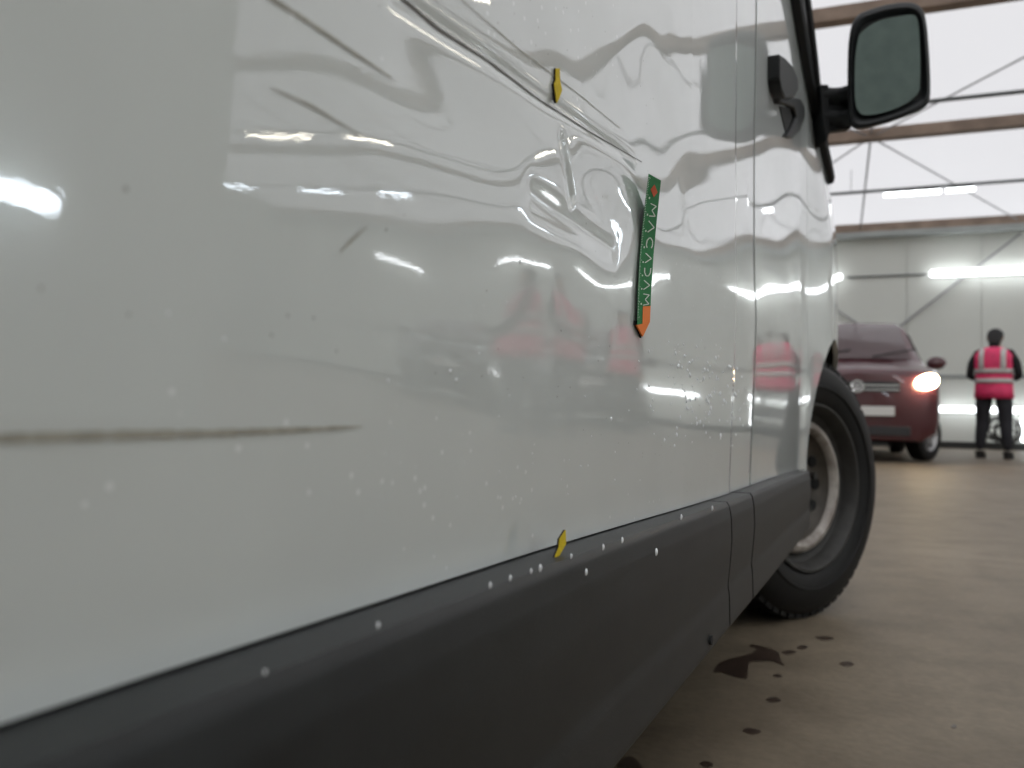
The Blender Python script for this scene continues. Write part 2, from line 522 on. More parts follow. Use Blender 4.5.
# wall tubes
def wall_led(u0, v0, u1, v1, r, label, m=M_LED, off=0.12, group=None):
    a, b = on_wall(u0, v0, off), on_wall(u1, v1, off)
    led(B(a.x, a.y, (a.z + b.z) / 2), B(b.x, b.y, (a.z + b.z) / 2), m, r=r, label=label, group=group, flip=tuple(by))
wall_led(790, 279, 842, 277, 0.06, 'white led tube on the far wall, its tip showing beside the van door edge')
wall_led(930, 273, 1052, 270, 0.07, 'long thick white led tube across the far wall above the pink-vested person')
a, b = on_wall(1080, 270, 0.12), on_wall(1080, 270, 0.12)
zc = (on_wall(990, 271, 0.12)).z
for k in range(3):
    xx = a.x + 1.2 + k * 3.1
    led(B(xx, YF - 0.12, zc), B(xx + 2.0, YF - 0.12, zc), M_LED, r=0.06, label='thick white led tube further right along the far wall', group='right-hand wall tubes', flip=tuple(by))
c0 = on_wall(846, 278, 0.05); c1 = on_wall(1024, 272, 0.05)
tag(MB().tube([B(on_wall(847, 278, 0.02).x, YF - 0.022, zc), B(on_wall(926, 274, 0.02).x, YF - 0.022, zc)], 0.02, 8).obj('conduit', M_STEEL), 'thin grey conduit on the far wall between the two wall light tubes', 'conduit')
zl = on_wall(960, 409.5, 0.12).z
for (u0, u1, lb) in ((938, 978, 'low led tube on the far wall between the red van wheel and the person'),
                     (985, 999, 'short low led tube on the far wall seen between the legs of the person'),
                     (1005, 1045, 'low led tube on the far wall right of the pink-vested person')):
    a, b = on_wall(u0, 409, 0.12), on_wall(u1, 409, 0.12)
    led(B(a.x, a.y, zl), B(b.x, b.y, zl), M_LED, r=0.055, label=lb, flip=tuple(by))
for k in range(3):
    xx = on_wall(1045, 409, 0.12).x + 0.9 + k * 3.0
    led(B(xx, YF - 0.12, zl), B(xx + 1.6, YF - 0.12, zl), M_LED, r=0.055, label='low white led tube on the far wall beyond the second row of cars', group='low right-hand wall tubes', flip=tuple(by))
a = on_wall(1024, 430, 0.15)
led(B(a.x, a.y, 0.16), B(a.x, a.y, 0.62), M_LED, r=0.05, label='short upright led tube standing against the far wall at the floor', flip=tuple(by))

# white partition to the right of the lane with its own tube
PX = 3.2
part_y1 = 3.45
p = MB().box((PX, -6.0, 0.0), (PX + 0.1, part_y1, 4.35)).obj('wall_right_partition', M_WALL)
p.name = 'wall_partition'; p['kind'] = 'structure'
e = led((PX - 0.08, 2.42, 0.97), (PX - 0.08, 1.1, 0.97), M_LED_B, r=0.055, label='cool white led tube on the partition beside the van', flip=(1, 0, 0))

# ------------------------------------------------------------------ the white van
def sp(t, w):
    t = np.asarray(t, float)
    return w * np.logaddexp(0, t / w)

Y_SEAM = 1.157      # rear edge of the front door
Y_DOOR = 1.86       # front edge of the front door
WY, WZ, WR = 2.25, 0.33, 0.33
ARCH = 0.375
def gauss(y, z, cy, cz, sy, sz, ang=0.0):
    c, s = math.cos(ang), math.sin(ang)
    dy, dz = y - cy, z - cz
    a = dy * c + dz * s; b = -dy * s + dz * c
    return np.exp(-0.5 * ((a / sy) ** 2 + (b / sz) ** 2))
def yz(u, v, D=0.163):
    p = at_x(u, v, -D); return p.y, p.z
def capsule(y, z, p0, p1, w):
    """distance falloff round a segment in the (y,z) plane"""
    (y0, z0), (y1, z1) = p0, p1
    dy, dz = y1 - y0, z1 - z0
    L2 = dy * dy + dz * dz
    t = np.clip(((y - y0) * dy + (z - z0) * dz) / L2, 0, 1)
    d = np.hypot(y - (y0 + t * dy), z - (z0 + t * dz))
    return np.exp(-0.5 * (d / w) ** 2)
DENTS = []
def dent(u, v, depth, sy, sz, ang=0.0):
    cy, cz = yz(u, v); DENTS.append(('g', depth, cy, cz, sy, sz, ang))
def crease(u0, v0, u1, v1, depth, w):
    DENTS.append(('c', depth, yz(u0, v0), yz(u1, v1), w))
# (outward positive, metres)
#DENTS-BEGIN
dent(545, 350, -0.0008, 0.05, 0.035)
dent(470, 230, -0.0010, 0.03, 0.02)
dent(610, 210, -0.0040, 0.05, 0.022)
dent(440, 60, -0.0030, 0.035, 0.022)
dent(520, 120, -0.0022, 0.04, 0.02, 0.4)
dent(660, 120, -0.0030, 0.05, 0.05)
crease(400, -10, 640, 162, -0.0012, 0.0030)
crease(567, 140, 578, 196, -0.0016, 0.0035)
crease(540, 195, 620, 250, -0.0012, 0.006)
crease(690, 200, 752, 190, 0.0010, 0.012)
#DENTS-END
# traced top edge of the cladding -> height along the van
tr_top = [(0, 757), (200, 683), (400, 611), (560, 553), (650, 523), (730, 497), (757, 487), (785, 476), (805, 470)]
pts = [at_x(u, v, -0.160) for u, v in tr_top]
TY = [p.y for p in pts]; TZ = [p.z for p in pts]
def S(y, z):
    y = np.asarray(y, float); z = np.asarray(z, float)
    x = -0.165 + 0.030 * (z - 0.645) - 0.070 * sp(z - 0.645, 0.004) + 0.035 * sp(z - 0.70, 0.008)
    x = x - 0.12 * sp(z - 1.38, 0.05)                                  # cabin leans in above the belt
    x = x + 0.10 * sp(np.interp(y, TY, TZ) + 0.010 - z, 0.0025)                                # lip above the cladding
    # twist of the sheet towards the rear
    x = x + 0.055 * (z - 0.60) * np.clip(0.75 - y, 0, 0.8) * smooth01((1.3 - z) / 0.4)
    x = x - 0.0015 * smooth01((y - 0.985) / 0.02) * smooth01((1.6 - y) / 0.3)                  # pillar bead
    # fender swells out, then the nose rounds off
    x = x + 0.040 * smooth01((y - 1.75) / 0.45) * smooth01((1.35 - z) / 0.45)
    x = x - 0.75 * np.clip(y - 2.35, 0, 1) ** 2
    # the sheet twists a little either side of the door gap
    x = x + (z - 0.635) * np.exp(-((z - 0.64) / 0.11) ** 2) * (-0.024 * np.exp(-((y - 1.13) / 0.075) ** 2) + 0.022 * np.exp(-((y - 1.50) / 0.16) ** 2))
    # door skin: hollow below the belt
    x = x - 0.006 * gauss(y, z, 1.5, 0.86, 0.22, 0.08)
    for d in DENTS:
        if d[0] == 'g':
            x = x + d[1] * gauss(y, z, *d[2:])
        else:
            x = x + d[1] * capsule(y, z, d[2], d[3], d[4])
    # faint ripple of the hit sheet
    wgt = np.exp(-((y - 0.5) / 0.22) ** 2)
    x = x + wgt * (0.00004 + 0.00014 * smooth01((z - 0.545) / 0.06)) * (np.sin(y * 61 + 2.0 * np.sin(z * 37)) + np.sin(z * 83 + 1.7 * np.sin(y * 29)))
    return x
def hit(u, v, off=0.0):
    """point on the van side under pixel (u,v) plus an outward offset"""
    d = pix_dir(u, v); t = -0.165 / d.x
    for _ in range(25):
        p = CAM + d * t
        f = float(S(p.y, p.z)) + off - p.x
        t += f / d.x * 0.9
    p = CAM + d * t
    return p

van = empty('panel_van', (-1.1, 0.6, 0), 0, 'white panel van seen close along its dented right side', 'van')
VL = Vector((1.1, -0.6, 0))
def vobj(mb, name, m, parent=van, **k):
    o = mb.obj(name, m, parent, **k)
    if parent is van: o.location = VL
    return o

def side_piece(y0, y1, zlow, ztop, ny=None, nz=None, ys=None, zt=None, flange=0.02):
    """grid on the van side with flanges turned inwards along its edges"""
    if ys is None: ys = np.linspace(y0, y1, ny)
    vs = np.linspace(0, 1, nz) if zt is None else zt
    Y = np.repeat(np.asarray(ys)[:, None], len(vs), 1)
    lo = np.array([zlow(y) for y in ys])[:, None]; hi = np.array([ztop(y) for y in ys])[:, None]
    Z = lo + (hi - lo) * np.asarray(vs)[None, :]
    X = S(Y, Z)
    # flange ring: duplicate border pushed inwards
    Xp = np.pad(X, 1, mode='edge'); Yp = np.pad(Y, 1, mode='edge'); Zp = np.pad(Z, 1, mode='edge')
    Xp[0, :] -= flange; Xp[-1, :] -= flange; Xp[1:-1, 0] -= flange; Xp[1:-1, -1] -= flange
    V = np.stack([Xp, Yp, Zp], -1).reshape(-1, 3)
    nu, nv = Xp.shape
    idx = np.arange(nu * nv).reshape(nu, nv)
    Fc = np.stack([idx[:-1, :-1], idx[1:, :-1], idx[1:, 1:], idx[:-1, 1:]], -1).reshape(-1, 4)
    me = bpy.data.meshes.new('side')
    me.vertices.add(len(V)); me.vertices.foreach_set('co', V.ravel().astype(np.float32))
    me.loops.add(len(Fc) * 4); me.loops.foreach_set('vertex_index', Fc.ravel().astype(np.int32))
    me.polygons.add(len(Fc)); me.polygons.foreach_set('loop_start', (np.arange(len(Fc)) * 4).astype(np.int32))
    me.update(calc_edges=True); me.validate()
    return me
def sobj(me, name, m, parent=van, loc=True):
    o = link(name, me, m, parent)
    if loc: o.location = VL
    return o

def z_clad(y):
    return float(np.interp(y, TY, TZ, left=TZ[0]))
def arch_z(y):
    d = ARCH ** 2 - (y - WY) ** 2
    return WZ + math.sqrt(d) if d > 0 else 0
def belt(y):
    return float(np.interp(y, [-3, 1.55, 1.9, 2.25, 2.4], [1.30, 1.30, 1.23, 1.12, 1.08]))
G = 0.0065
# main dented side panel: dense where seen
ys = np.concatenate([np.linspace(0.0, 0.9, 560), np.linspace(0.9, Y_SEAM - G, 120)[1:]])
zt = np.concatenate([np.linspace(0, 0.62, 480), np.linspace(0.62, 1, 40)[1:]])
ztop_p = lambda y: 1.30
sobj(side_piece(0, 0, z_clad, ztop_p, ys=ys, zt=zt), 'side_panel', PAINT)
# the rest of the load bay side: behind the camera and above
RY = -1.08
def rear_low(y):
    d = ARCH ** 2 - (y - RY) ** 2
    return max(0.43, WZ + math.sqrt(d)) if d > 0 else 0.43
sobj(side_piece(0, 0, rear_low, lambda y: 1.75, ys=np.concatenate([np.linspace(-2.05, RY - ARCH - 0.001, 14), np.linspace(RY - ARCH, RY + ARCH, 50), np.linspace(RY + ARCH + .001, -0.002, 24)]), nz=60), 'rear_side_panel', PAINT)
sobj(side_piece(0.0, Y_SEAM - G, lambda y: 1.302, lambda y: 1.75, ny=30, nz=20), 'upper_side_panel', PAINT)
# front door
sobj(side_piece(Y_SEAM + G, Y_DOOR, z_clad, belt, ny=170, nz=220), 'front_door', PAINT)
# front wing with the arch
def wing_top(y):
    return float(np.interp(y, [1.8, 2.0, 2.3, 2.6, 2.95], [1.235, 1.20, 1.10, 0.98, 0.78]))
sobj(side_piece(0, 0, lambda y: max(arch_z(y), 0.36), lambda y: max(wing_top(y), arch_z(y) + 0.05), ys=np.concatenate([np.linspace(Y_DOOR + 0.003, WY - ARCH, 3), np.linspace(WY - ARCH + 0.0005, WY + ARCH - 0.0005, 90), np.linspace(WY + ARCH, 2.95, 30)]), nz=60, flange=0.012), 'front_wing', PAINT)
# black backing behind the gaps
mb = MB()
mb.grid(lambda u, v: (S(u, v) - 0.012, u, v), np.linspace(0.9, 1.75, 12), np.linspace(0.3, 1.2, 20))
vobj(mb, 'seam_backing', M_GAP)
mb = MB()
mb.grid(lambda u, v: (S(u, v) - 0.0012, u, v), [Y_SEAM - G - .002, Y_SEAM, Y_SEAM + G + .002], np.linspace(0.425, 1.72, 80))
vobj(mb, 'door_gap_shade', M_GAP)  # black strip laid just below the skin, standing for the shade in the door gap
# cab side glass and its black frame
def pillar_y(z):
    return float(np.interp(z, [1.08, 1.24, 1.8], [2.40, 2.24, 1.55]))
mb = MB()
zs = np.linspace(0, 1, 24)
def win(u, v, off):
    z0 = belt(1.2 + (2.2 - 1.2) * u)
    z = z0 + (1.72 - z0) * v
    y = 1.19 + (pillar_y(z) - 1.19) * u
    z = max(z, belt(y)) if v > 0 else belt(y)
    return (float(S(y, z)) + off, y, z)
mb.grid(lambda u, v: win(u, v, 0.004), np.linspace(0, 1, 30), zs)
mb.grid(lambda u, v: win(u, v, -0.03), np.linspace(0, 1, 30), zs)
w = vobj(mb, 'side_window', M_GLASS_DARK, fix=False)
mb = MB()
bl = [(float(S(y, belt(y))) + 0.006, y, belt(y)) for y in np.linspace(1.18, 2.24, 24)]
mb.tube(bl, 0.014, 8)
pl = [(float(S(pillar_y(z), z)) + 0.001, pillar_y(z), z) for z in np.linspace(1.14, 1.74, 14)]
mb.tube(pl, 0.014, 8)
o = mb.obj('window_seal', M_BLACK, w)

# cladding strips (three pieces)
def clad_prof(t):
    """t 0 top .. 1 bottom -> (x, fraction)"""
    xs = [-0.1525, -0.1500, -0.1478, -0.1468, -0.1485, -0.1505, -0.1490, -0.1480, -0.1500, -0.175]
    ts = [0.0, 0.03, 0.12, 0.30, 0.50, 0.66, 0.72, 0.97, 1.0, 1.001]
    return float(np.interp(t, ts, xs))
bot_px = [(600, 787), (640, 738), (680, 689), (733, 624), (770, 579), (800, 541)]
bp_ = [at_x(u, v, -0.149) for u, v in bot_px]
BY = [p.y for p in bp_]; BZ = [p.z for p in bp_]
def z_bot(y):
    return float(np.interp(y, BY, BZ, left=BZ[0]))
def cladding(y0, y1, name, top_drop=0.0, front_round=False, ny=40, proud=0.0):
    mb = MB()
    ys_ = np.linspace(y0, y1, ny)
    ts = np.concatenate([np.linspace(0, 0.12, 10), np.linspace(0.15, 0.97, 26), [0.985, 1.0]])
    def fn(y, t):
        zt_, zb_ = z_clad(y) - top_drop - 0.001, z_bot(y)
        x = clad_prof(t) + proud
        if front_round:
            r = np.clip((y - (y1 - 0.05)) / 0.05, 0, 1)
            zt_ -= 0.030 * r ** 3
            x -= 0.012 * r ** 3
        return (x, y, zt_ + (zb_ - zt_) * t)
    mb.grid(fn, ys_, ts)
    n = len(mb.v)
    # returns
    for yy in (y0, y1):
        ring = [Vector(fn(yy, t)) for t in ts]
        back = [p + Vector((-0.03, 0, 0)) for p in ring]
        mb.loft([ring, back], caps=False, closed=False)
    for t in (0.0, 1.0):
        ring = [Vector(fn(y, t)) for y in ys_]
        back = [p + Vector((-0.03, 0, 0)) for p in ring]
        mb.loft([ring, back], caps=False, closed=False)
    return vobj(mb, name, M_CLAD)
yg1 = at_x(731.5, 560, -0.147).y; yg2 = at_x(754.5, 520, -0.147).y
yg3 = at_x(806, 500, -0.160).y
cladding(-0.66, yg1 - 0.002, 'side_cladding', ny=160)
cladding(yg1 + 0.0035, yg2 - 0.003, 'pillar_cladding', top_drop=0.0, ny=10)
cladding(yg2 + 0.005, Y_DOOR - 0.02, 'door_cladding', top_drop=0.0, front_round=True, ny=60)
cladding(-2.05, RY - ARCH - 0.01, 'rear_cladding', ny=12)
# small black clip hole low on the strip
p = at_x(711, 640, -0.147)
vobj(MB().tube([(p.x - 0.004, p.y, p.z), (p.x + 0.0012, p.y, p.z)], 0.0045, 12), 'clip', M_GAP)

# rest of the body: roof, far side, nose, tail, underside
WID = 1.90
def body_loft():
    mb = MB()
    st = []
    def ring(y, zb, ztop, inset, belt_z, top_in):
        # closed cross-section, right side kept 15 mm inside the skin
        xr = min(float(S(min(y, 2.9), 0.6)), -0.165) - 0.022 - inset
        xl = -0.165 * 2 - WID + abs(0.165) + (-0.165 - 0.022 - xr) + 0.165
        xl = -WID - 0.165 + (-0.165 - xr)
        zm = (zb + belt_z) / 2
        return [(xr, y, zb), (xr, y, zm), (xr - 0.01, y, belt_z), (xr - top_in, y, ztop - 0.10), (xr - top_in - 0.12, y, ztop), (0.5 * (xr + xl), y, ztop + 0.02),
                (xl + top_in + 0.12, y, ztop), (xl + top_in, y, ztop - 0.10), (xl + 0.01, y, belt_z), (xl, y, zm), (xl, y, zb)]
    return mb, ring
mb, ring = body_loft()
rs = []
for y, zb, zt_, ins, bz, ti in ((-2.08, 0.5, 1.75, 0.06, 1.1, 0.10), (-2.05, 0.42, 1.85, 0.0, 1.15, 0.08), (-1.5, 0.72, 1.90, 0.0, 1.2, 0.07), (-0.66, 0.72, 1.92, 0, 1.2, 0.07), (-0.6, 0.26, 1.92, 0, 1.2, 0.07), (0.9, 0.26, 1.90, 0, 1.2, 0.075),
                                (1.35, 0.26, 1.84, 0.0, 1.2, 0.10), (1.75, 0.26, 1.55, 0.0, 1.2, 0.10), (1.84, 0.26, 1.48, 0.02, 1.18, 0.1)):
    rs.append(ring(y, zb, zt_, ins, bz, ti))
mb.loft(rs)
vobj(mb, 'body_shell', PAINT)
mb = MB(); rs = []
for y, zb, zt_, ins, bz, ti in ((1.85, 0.74, 1.27, 0.03, 1.0, 0.10), (2.3, 0.74, 1.12, 0.02, 1.0, 0.06), (2.6, 0.74, 0.98, 0.03, 0.86, 0.08), (2.86, 0.70, 0.84, 0.03, 0.76, 0.12)):
    rs.append(ring(y, zb, zt_, ins, bz, ti))
mb.loft(rs)
vobj(mb, 'bonnet', PAINT)
mb = MB()
mb.box((-1.7, 1.84, 0.30), (-0.46, 2.75, 0.745))
vobj(mb, 'engine_bay', M_GAP)
mb = MB(); rs = []
for y, zb, zt_, ins in ((2.63, 0.25, 0.72, 0.0), (2.80, 0.22, 0.74, 0.02), (2.95, 0.22, 0.73, 0.10), (3.02, 0.25, 0.70, 0.22)):
    xr = float(S(y, 0.5)) - 0.01 - ins * 0.5; xl = -WID - 0.33 - xr
    rs.append([(xr, y, zb), (xr, y, zt_), (xl, y, zt_), (xl, y, zb)])
mb.loft(rs)
vobj(mb, 'front_bumper', M_CLAD, bevel=0.02)
# windscreen
mb = MB()
P = [(-0.24, 2.28, 1.17), (-1.99, 2.28, 1.17), (-1.90, 1.52, 1.82), (-0.33, 1.52, 1.82)]
mb.prism(P, (0, -0.012, -0.012))
vobj(mb, 'windscreen', M_GLASS_DARK, smooth=False)
# sill under the cladding
mb = MB().box((-0.42, -0.66, 0.25), (-0.185, 1.80, 0.42))
vobj(mb, 'sill', M_GAP)
for y in (1.2,):
    pass

# wheels
def wheel(parent, loc, rz, name='front_wheel', flip=False):
    e = empty(name, loc, rz)
    if parent is not None: e.parent = parent
    s = -1 if flip else 1
    # local +X = outer face
    w = 0.215
    prof = [(-w * .5, 0.205), (-w * .5 - .004, 0.25), (-w * .5 + .006, 0.30), (-w * .34, 0.322), (-w * .1, 0.330), (w * .1, 0.330), (w * .34, 0.324), (w * .43, 0.313),
            (w * .5 - .002, 0.295), (w * .5 + .003, 0.262), (w * .5 + .003, 0.258), (w * .5 + .0065, 0.256), (w * .5 + .0065, 0.251), (w * .5 + .002, 0.249), (w * .5 - .001, 0.232), (w * .5 - .006, 0.222), (w * .45, 0.214), (w * .40, 0.205)]
    prof = [(s * a, b) for a, b in prof]
    MB().lathe_x(prof, 96).obj('tyre', M_TYRE, e)
    # tread blocks
    tb = MB(); n = 60
    for k in range(n):
        a0 = 2 * math.pi * k / n; a1 = a0 + 2 * math.pi / n * 0.72
        for (xa, xb, sh) in ((-.085, -.045, 0.0), (-.038, -.003, .35), (.003, .038, .1), (.045, .085, .5)):
            d = sh * 2 * math.pi / n
            pv = []
            for r in (0.316 if abs(xa + xb) > .1 else 0.324, 0.3308 if abs(xa + xb) < .1 else 0.3285):
                for aa, xx in ((a0 + d, xa), (a1 + d, xa), (a1 + d, xb), (a0 + d, xb)):
                    rr = r - (0.006 if abs(xx) > .09 else 0)
                    pv.append((xx, rr * math.cos(aa), rr * math.sin(aa)))
            tb.add(pv, [(0, 1, 2, 3), (4, 7, 6, 5), (0, 4, 5, 1), (1, 5, 6, 2), (2, 6, 7, 3), (3, 7, 4, 0)])
    t = tb.obj('tread', M_TYRE, e, smooth=False); t['kind'] = 'stuff'
    rim = [(.078, .2065), (.094, .208), (.100, .213), (.1035, .212), (.1035, .206), (.095, .199), (.066, .192), (.055, .176), (.060, .168)]
    MB().lathe_x([(s * a, b) for a, b in rim], 96).obj('rim', M_DARKMETAL, e)
    ring_ = [(.058, .172), (.070, .168), (.076, .160), (.077, .151), (.071, .144), (.058, .140)]
    MB().lathe_x([(s * a, b) for a, b in ring_], 96).obj('rim_ring', M_RIM, e)
    disc = [(.058, .141), (.040, .135), (.026, .118), (.024, .095), (.034, .080), (.036, .0)]
    MB().lathe_x([(s * a, b) for a, b in disc], 96).obj('wheel_disc', M_DISC, e)
    q = []
    for j in range(12):
        b = 2 * math.pi * j / 12
        q.append((s * (.0300 + .0005 + .55 * (.010 * math.cos(b))), .116 + .010 * math.cos(b), .016 * math.sin(b)))
    hm = MB().prism(q, (s * .004, 0, 0)).mesh('vent_hole')
    for k in range(12):
        link('vent_hole', hm, M_GAP, e, smooth=False, rot=(2 * math.pi * k / 12, 0, 0))
    cap = MB().lathe_x([(s * .036, .052), (s * .052, .050), (s * .058, .042), (s * .060, .0)], 32).obj('centre_cap', M_DARKMETAL, e)
    for k in range(5):
        a = 2 * math.pi * k / 5 + .3
        MB().tube([(s * .04, .075 * math.cos(a), .075 * math.sin(a)), (s * .062, .075 * math.cos(a), .075 * math.sin(a))], .010, 6).obj('wheel_bolt', M_DARKMETAL, e, smooth=False)
    MB().lathe_x([(s * -.08, .19), (s * .03, .19)], 48).obj('brake_drum', M_GAP, e)
    return e
M_DISC = mat('dirty_disc', (0.10, 0.085, 0.07), rough=0.6, noise=(25, .5))
STEER = R(-27)
wl = wheel(van, Vector((-0.262, WY, WZ)) + VL, STEER)
wheel(van, Vector((-0.285, RY, WZ)) + VL, 0.0, 'rear_wheel')
wheel(van, Vector((-1.95, WY, WZ)) + VL, STEER + math.pi, 'front_wheel')
wheel(van, Vector((-1.95, RY, WZ)) + VL, math.pi, 'rear_wheel')
# wheel arch liner
mb = MB()
def liner(a, t):
    y, z = WY + (ARCH + .004) * math.cos(a), WZ + (ARCH + .004) * math.sin(a)
    return ((float(S(y, z)) - .010) * (1 - t) - .50 * t, y, z)
mb.grid(liner, np.linspace(0.0, math.pi - .12, 40), [0, 1])
vobj(mb, 'arch_liner', M_GAP)

# door mirror
mir = empty('door_mirror', VL, 0); mir.parent = van
mdep = 1.78
outline = [(857, 16), (866, 11), (885, 5), (903, 2.5), (915, 3.5), (922, 9), (926, 20), (929, 50), (930.5, 85), (929, 102), (921, 110), (905, 117), (885, 124), (864, 129), (853, 128), (849, 119), (847.5, 90), (848, 50), (851, 27)]
def ring_at(outl, depth, scale=1.0, shift=(0, 0)):
    cx = sum(p[0] for p in outl) / len(outl); cy = sum(p[1] for p in outl) / len(outl)
    return [at_depth(cx + (u - cx) * scale + shift[0], cy + (v - cy) * scale + shift[1], depth) for u, v in outl]
def dense(pts, n=4):
    out = []
    N = len(pts)
    for i in range(N):
        p0, p1, p2, p3 = (Vector(pts[(i + k - 1) % N]) for k in range(4))
        for k in range(n):
            t = k / n
            out.append(tuple(0.5 * ((2 * p1) + (-p0 + p2) * t + (2 * p0 - 5 * p1 + 4 * p2 - p3) * t * t + (-p0 + 3 * p1 - 3 * p2 + p3) * t ** 3)))
    return out
od = dense(outline, 4)
mb = MB()
rings = [ring_at(od, mdep + dd, s_) for dd, s_ in ((0.010, 0.80), (0.002, 0.86), (-0.004, 0.92), (0.0, 0.975), (0.015, 1.0), (0.05, 0.99), (0.09, 0.90), (0.12, 0.74), (0.135, 0.45))]
rings = [[p for p in rg] for rg in rings]
mb.loft(rings)
mb.obj('mirror_housing', M_BLACK, mir)
gl = [(858, 40), (862, 32), (878, 21), (900, 16), (913, 15), (918, 22), (920, 50), (920, 82), (917, 94), (905, 104), (885, 112), (868, 115), (859, 112), (855, 98), (855, 62)]
gd = dense(gl, 4)
mb = MB(); mb.loft([ring_at(gd, mdep - 0.0035, 1.0), ring_at(gd, mdep + 0.006, 1.0)])
mb.obj('mirror_glass', M_MIRROR, mir, smooth=False)
# two-bar arm to the door
pm_ = at_depth(826, 108, 1.83)
for (a, b_, w_) in (((822, 97), (856, 92), 8), ((824, 118), (856, 116), 9)):
    p0, p1 = at_depth(*a, 1.86), at_depth(*b_, mdep + 0.045)
    MB().tube([p0, p0.lerp(p1, .5) + Vector((0, .01, 0)), p1], [0.022, 0.018, 0.02], 12).obj('mirror_arm', M_BLACK, mir)
q = [(820, 84), (829, 84), (831, 130), (827, 142), (822, 118)]
mb = MB().prism([at_depth(u, v, 1.84) for u, v in q], fw * 0.16)
mb.obj('mirror_foot', M_BLACK, mir, bevel=0.004)
q = [(826, 88), (848, 86), (852, 128), (828, 131)]
MB().prism([at_depth(u, v, 1.85) for u, v in q], fw * 0.03).obj('mirror_hinge_cover', M_BLACK, mir, bevel=0.004)

# door handle: black grip and the curved lower horn, standing proud of a bowl
hd = empty('door_handle', VL, 0); hd.parent = van
def proud(pts, off0, off1, name, m, bevel=0.003):
    a = [hit(u, v, off0) for u, v in pts]
    b = [p + Vector((off1 - off0, 0, 0)) for p in a]
    mb = MB(); mb.loft([a, b]); return mb.obj(name, m, hd, bevel=bevel)
grip_px = [(767, 54), (777, 56), (788, 66), (796, 78), (797, 90), (793, 98), (778, 102), (770, 92), (767, 80)]
gx = -0.128
def flat(pts, x0, x1, name, m, bevel=0.003, parent=hd):
    b = [at_x(u, v, x1) for u, v in pts]
    mb = MB(); mb.loft([[p + Vector((x0 - x1, 0, 0)) for p in b], b]); return mb.obj(name, m, parent, bevel=bevel)
SX = float(S(1.42, 1.02))
flat([(780, 54), (786, 58), (793, 66), (798, 78), (798.5, 90), (795, 97), (786, 99), (782, 90), (780, 78)], SX - 0.004, SX + 0.018, 'grip', M_BLACK, 0.003)
flat([(795, 97), (801, 99), (805, 107), (805, 118), (800, 131), (793, 138), (788, 136), (793, 127), (797, 117), (795, 108), (788, 104), (781, 103), (779, 93), (786, 99)], SX - 0.004, SX + 0.010, 'grip_horn', M_BLACK, 0.003)
flat([(780, 106), (788, 107), (793, 110), (794, 118), (791, 128), (786, 132), (783, 120)], SX - 0.002, SX + 0.002, 'handle_bowl', M_GAP, 0.0005)

# ------------------------------------------------------------------ marks, scratches, drops on the side
def strip(px, widths, name, m, off=0.0004, n=30, parent=van, wob=0.0):
    """a thin raised smear following pixels, widths in pixels"""
    us = [p[0] for p in px]; vs = [p[1] for p in px]
    d = [0]
    for i in range(1, len(px)): d.append(d[-1] + math.hypot(us[i] - us[i - 1], vs[i] - vs[i - 1]))
    rnd = random.Random(int(us[0] * 7 + vs[0]))
    mb = MB(); top = []; bot = []
    for k in range(n + 1):
        s_ = d[-1] * k / n
        u, v, w_ = np.interp(s_, d, us), np.interp(s_, d, vs), np.interp(s_, d, widths)
        s2 = min(s_ + 1, d[-1]); s1 = max(s_ - 1, 0)
        tx, ty = np.interp(s2, d, us) - np.interp(s1, d, us), np.interp(s2, d, vs) - np.interp(s1, d, vs)
        L = math.hypot(tx, ty); nx_, ny_ = -ty / L, tx / L
        w_ = w_ * (1 + wob * rnd.uniform(-1, 1))
        top.append((u - nx_ * w_ / 2, v - ny_ * w_ / 2)); bot.append((u + nx_ * w_ / 2, v + ny_ * w_ / 2))
    V = [hit(u, v, off) for u, v in top] + [hit(u, v, off) for u, v in bot]
    N = len(top)
    me = mesh(V, [(i, i + 1, i + 1 + N, i + N) for i in range(N - 1)])
    o = link(name, me, m, parent)
    o.location = VL if parent is van else (0, 0, 0)
    return o
strip([(-5, 438.5), (120, 435), (220, 433), (320, 429), (362, 426.5)], [9, 9, 7, 5, 1], 'rub_mark', M_SCRATCH, wob=0.25, n=60)
strip([(402, -2), (440, 30), (487, 60), (540, 100), (590, 132), (642, 162)], [3.2, 3.5, 2.0, 1.2, 0.8, 0.6], 'scratch', M_SCRATCH_D, wob=0.3)
strip([(268, -4), (300, 16), (350, 50), (392, 78)], [4, 3.5, 3, 1], 'scratch', M_SCRATCH, wob=0.3)
strip([(272, 88), (310, 105), (362, 136)], [1, 3, 0.8], 'scratch', M_SCRATCH, wob=0.2)
strip([(340, 252), (352, 240), (367, 227)], [1, 2.2, 0.8], 'scratch', M_SCRATCH, wob=0.2)
strip([(460, -2), (520, 50), (580, 95), (620, 128)], [0.8, 0.9, 0.7, 0.5], 'scratch', M_SCRATCH, wob=0.2)

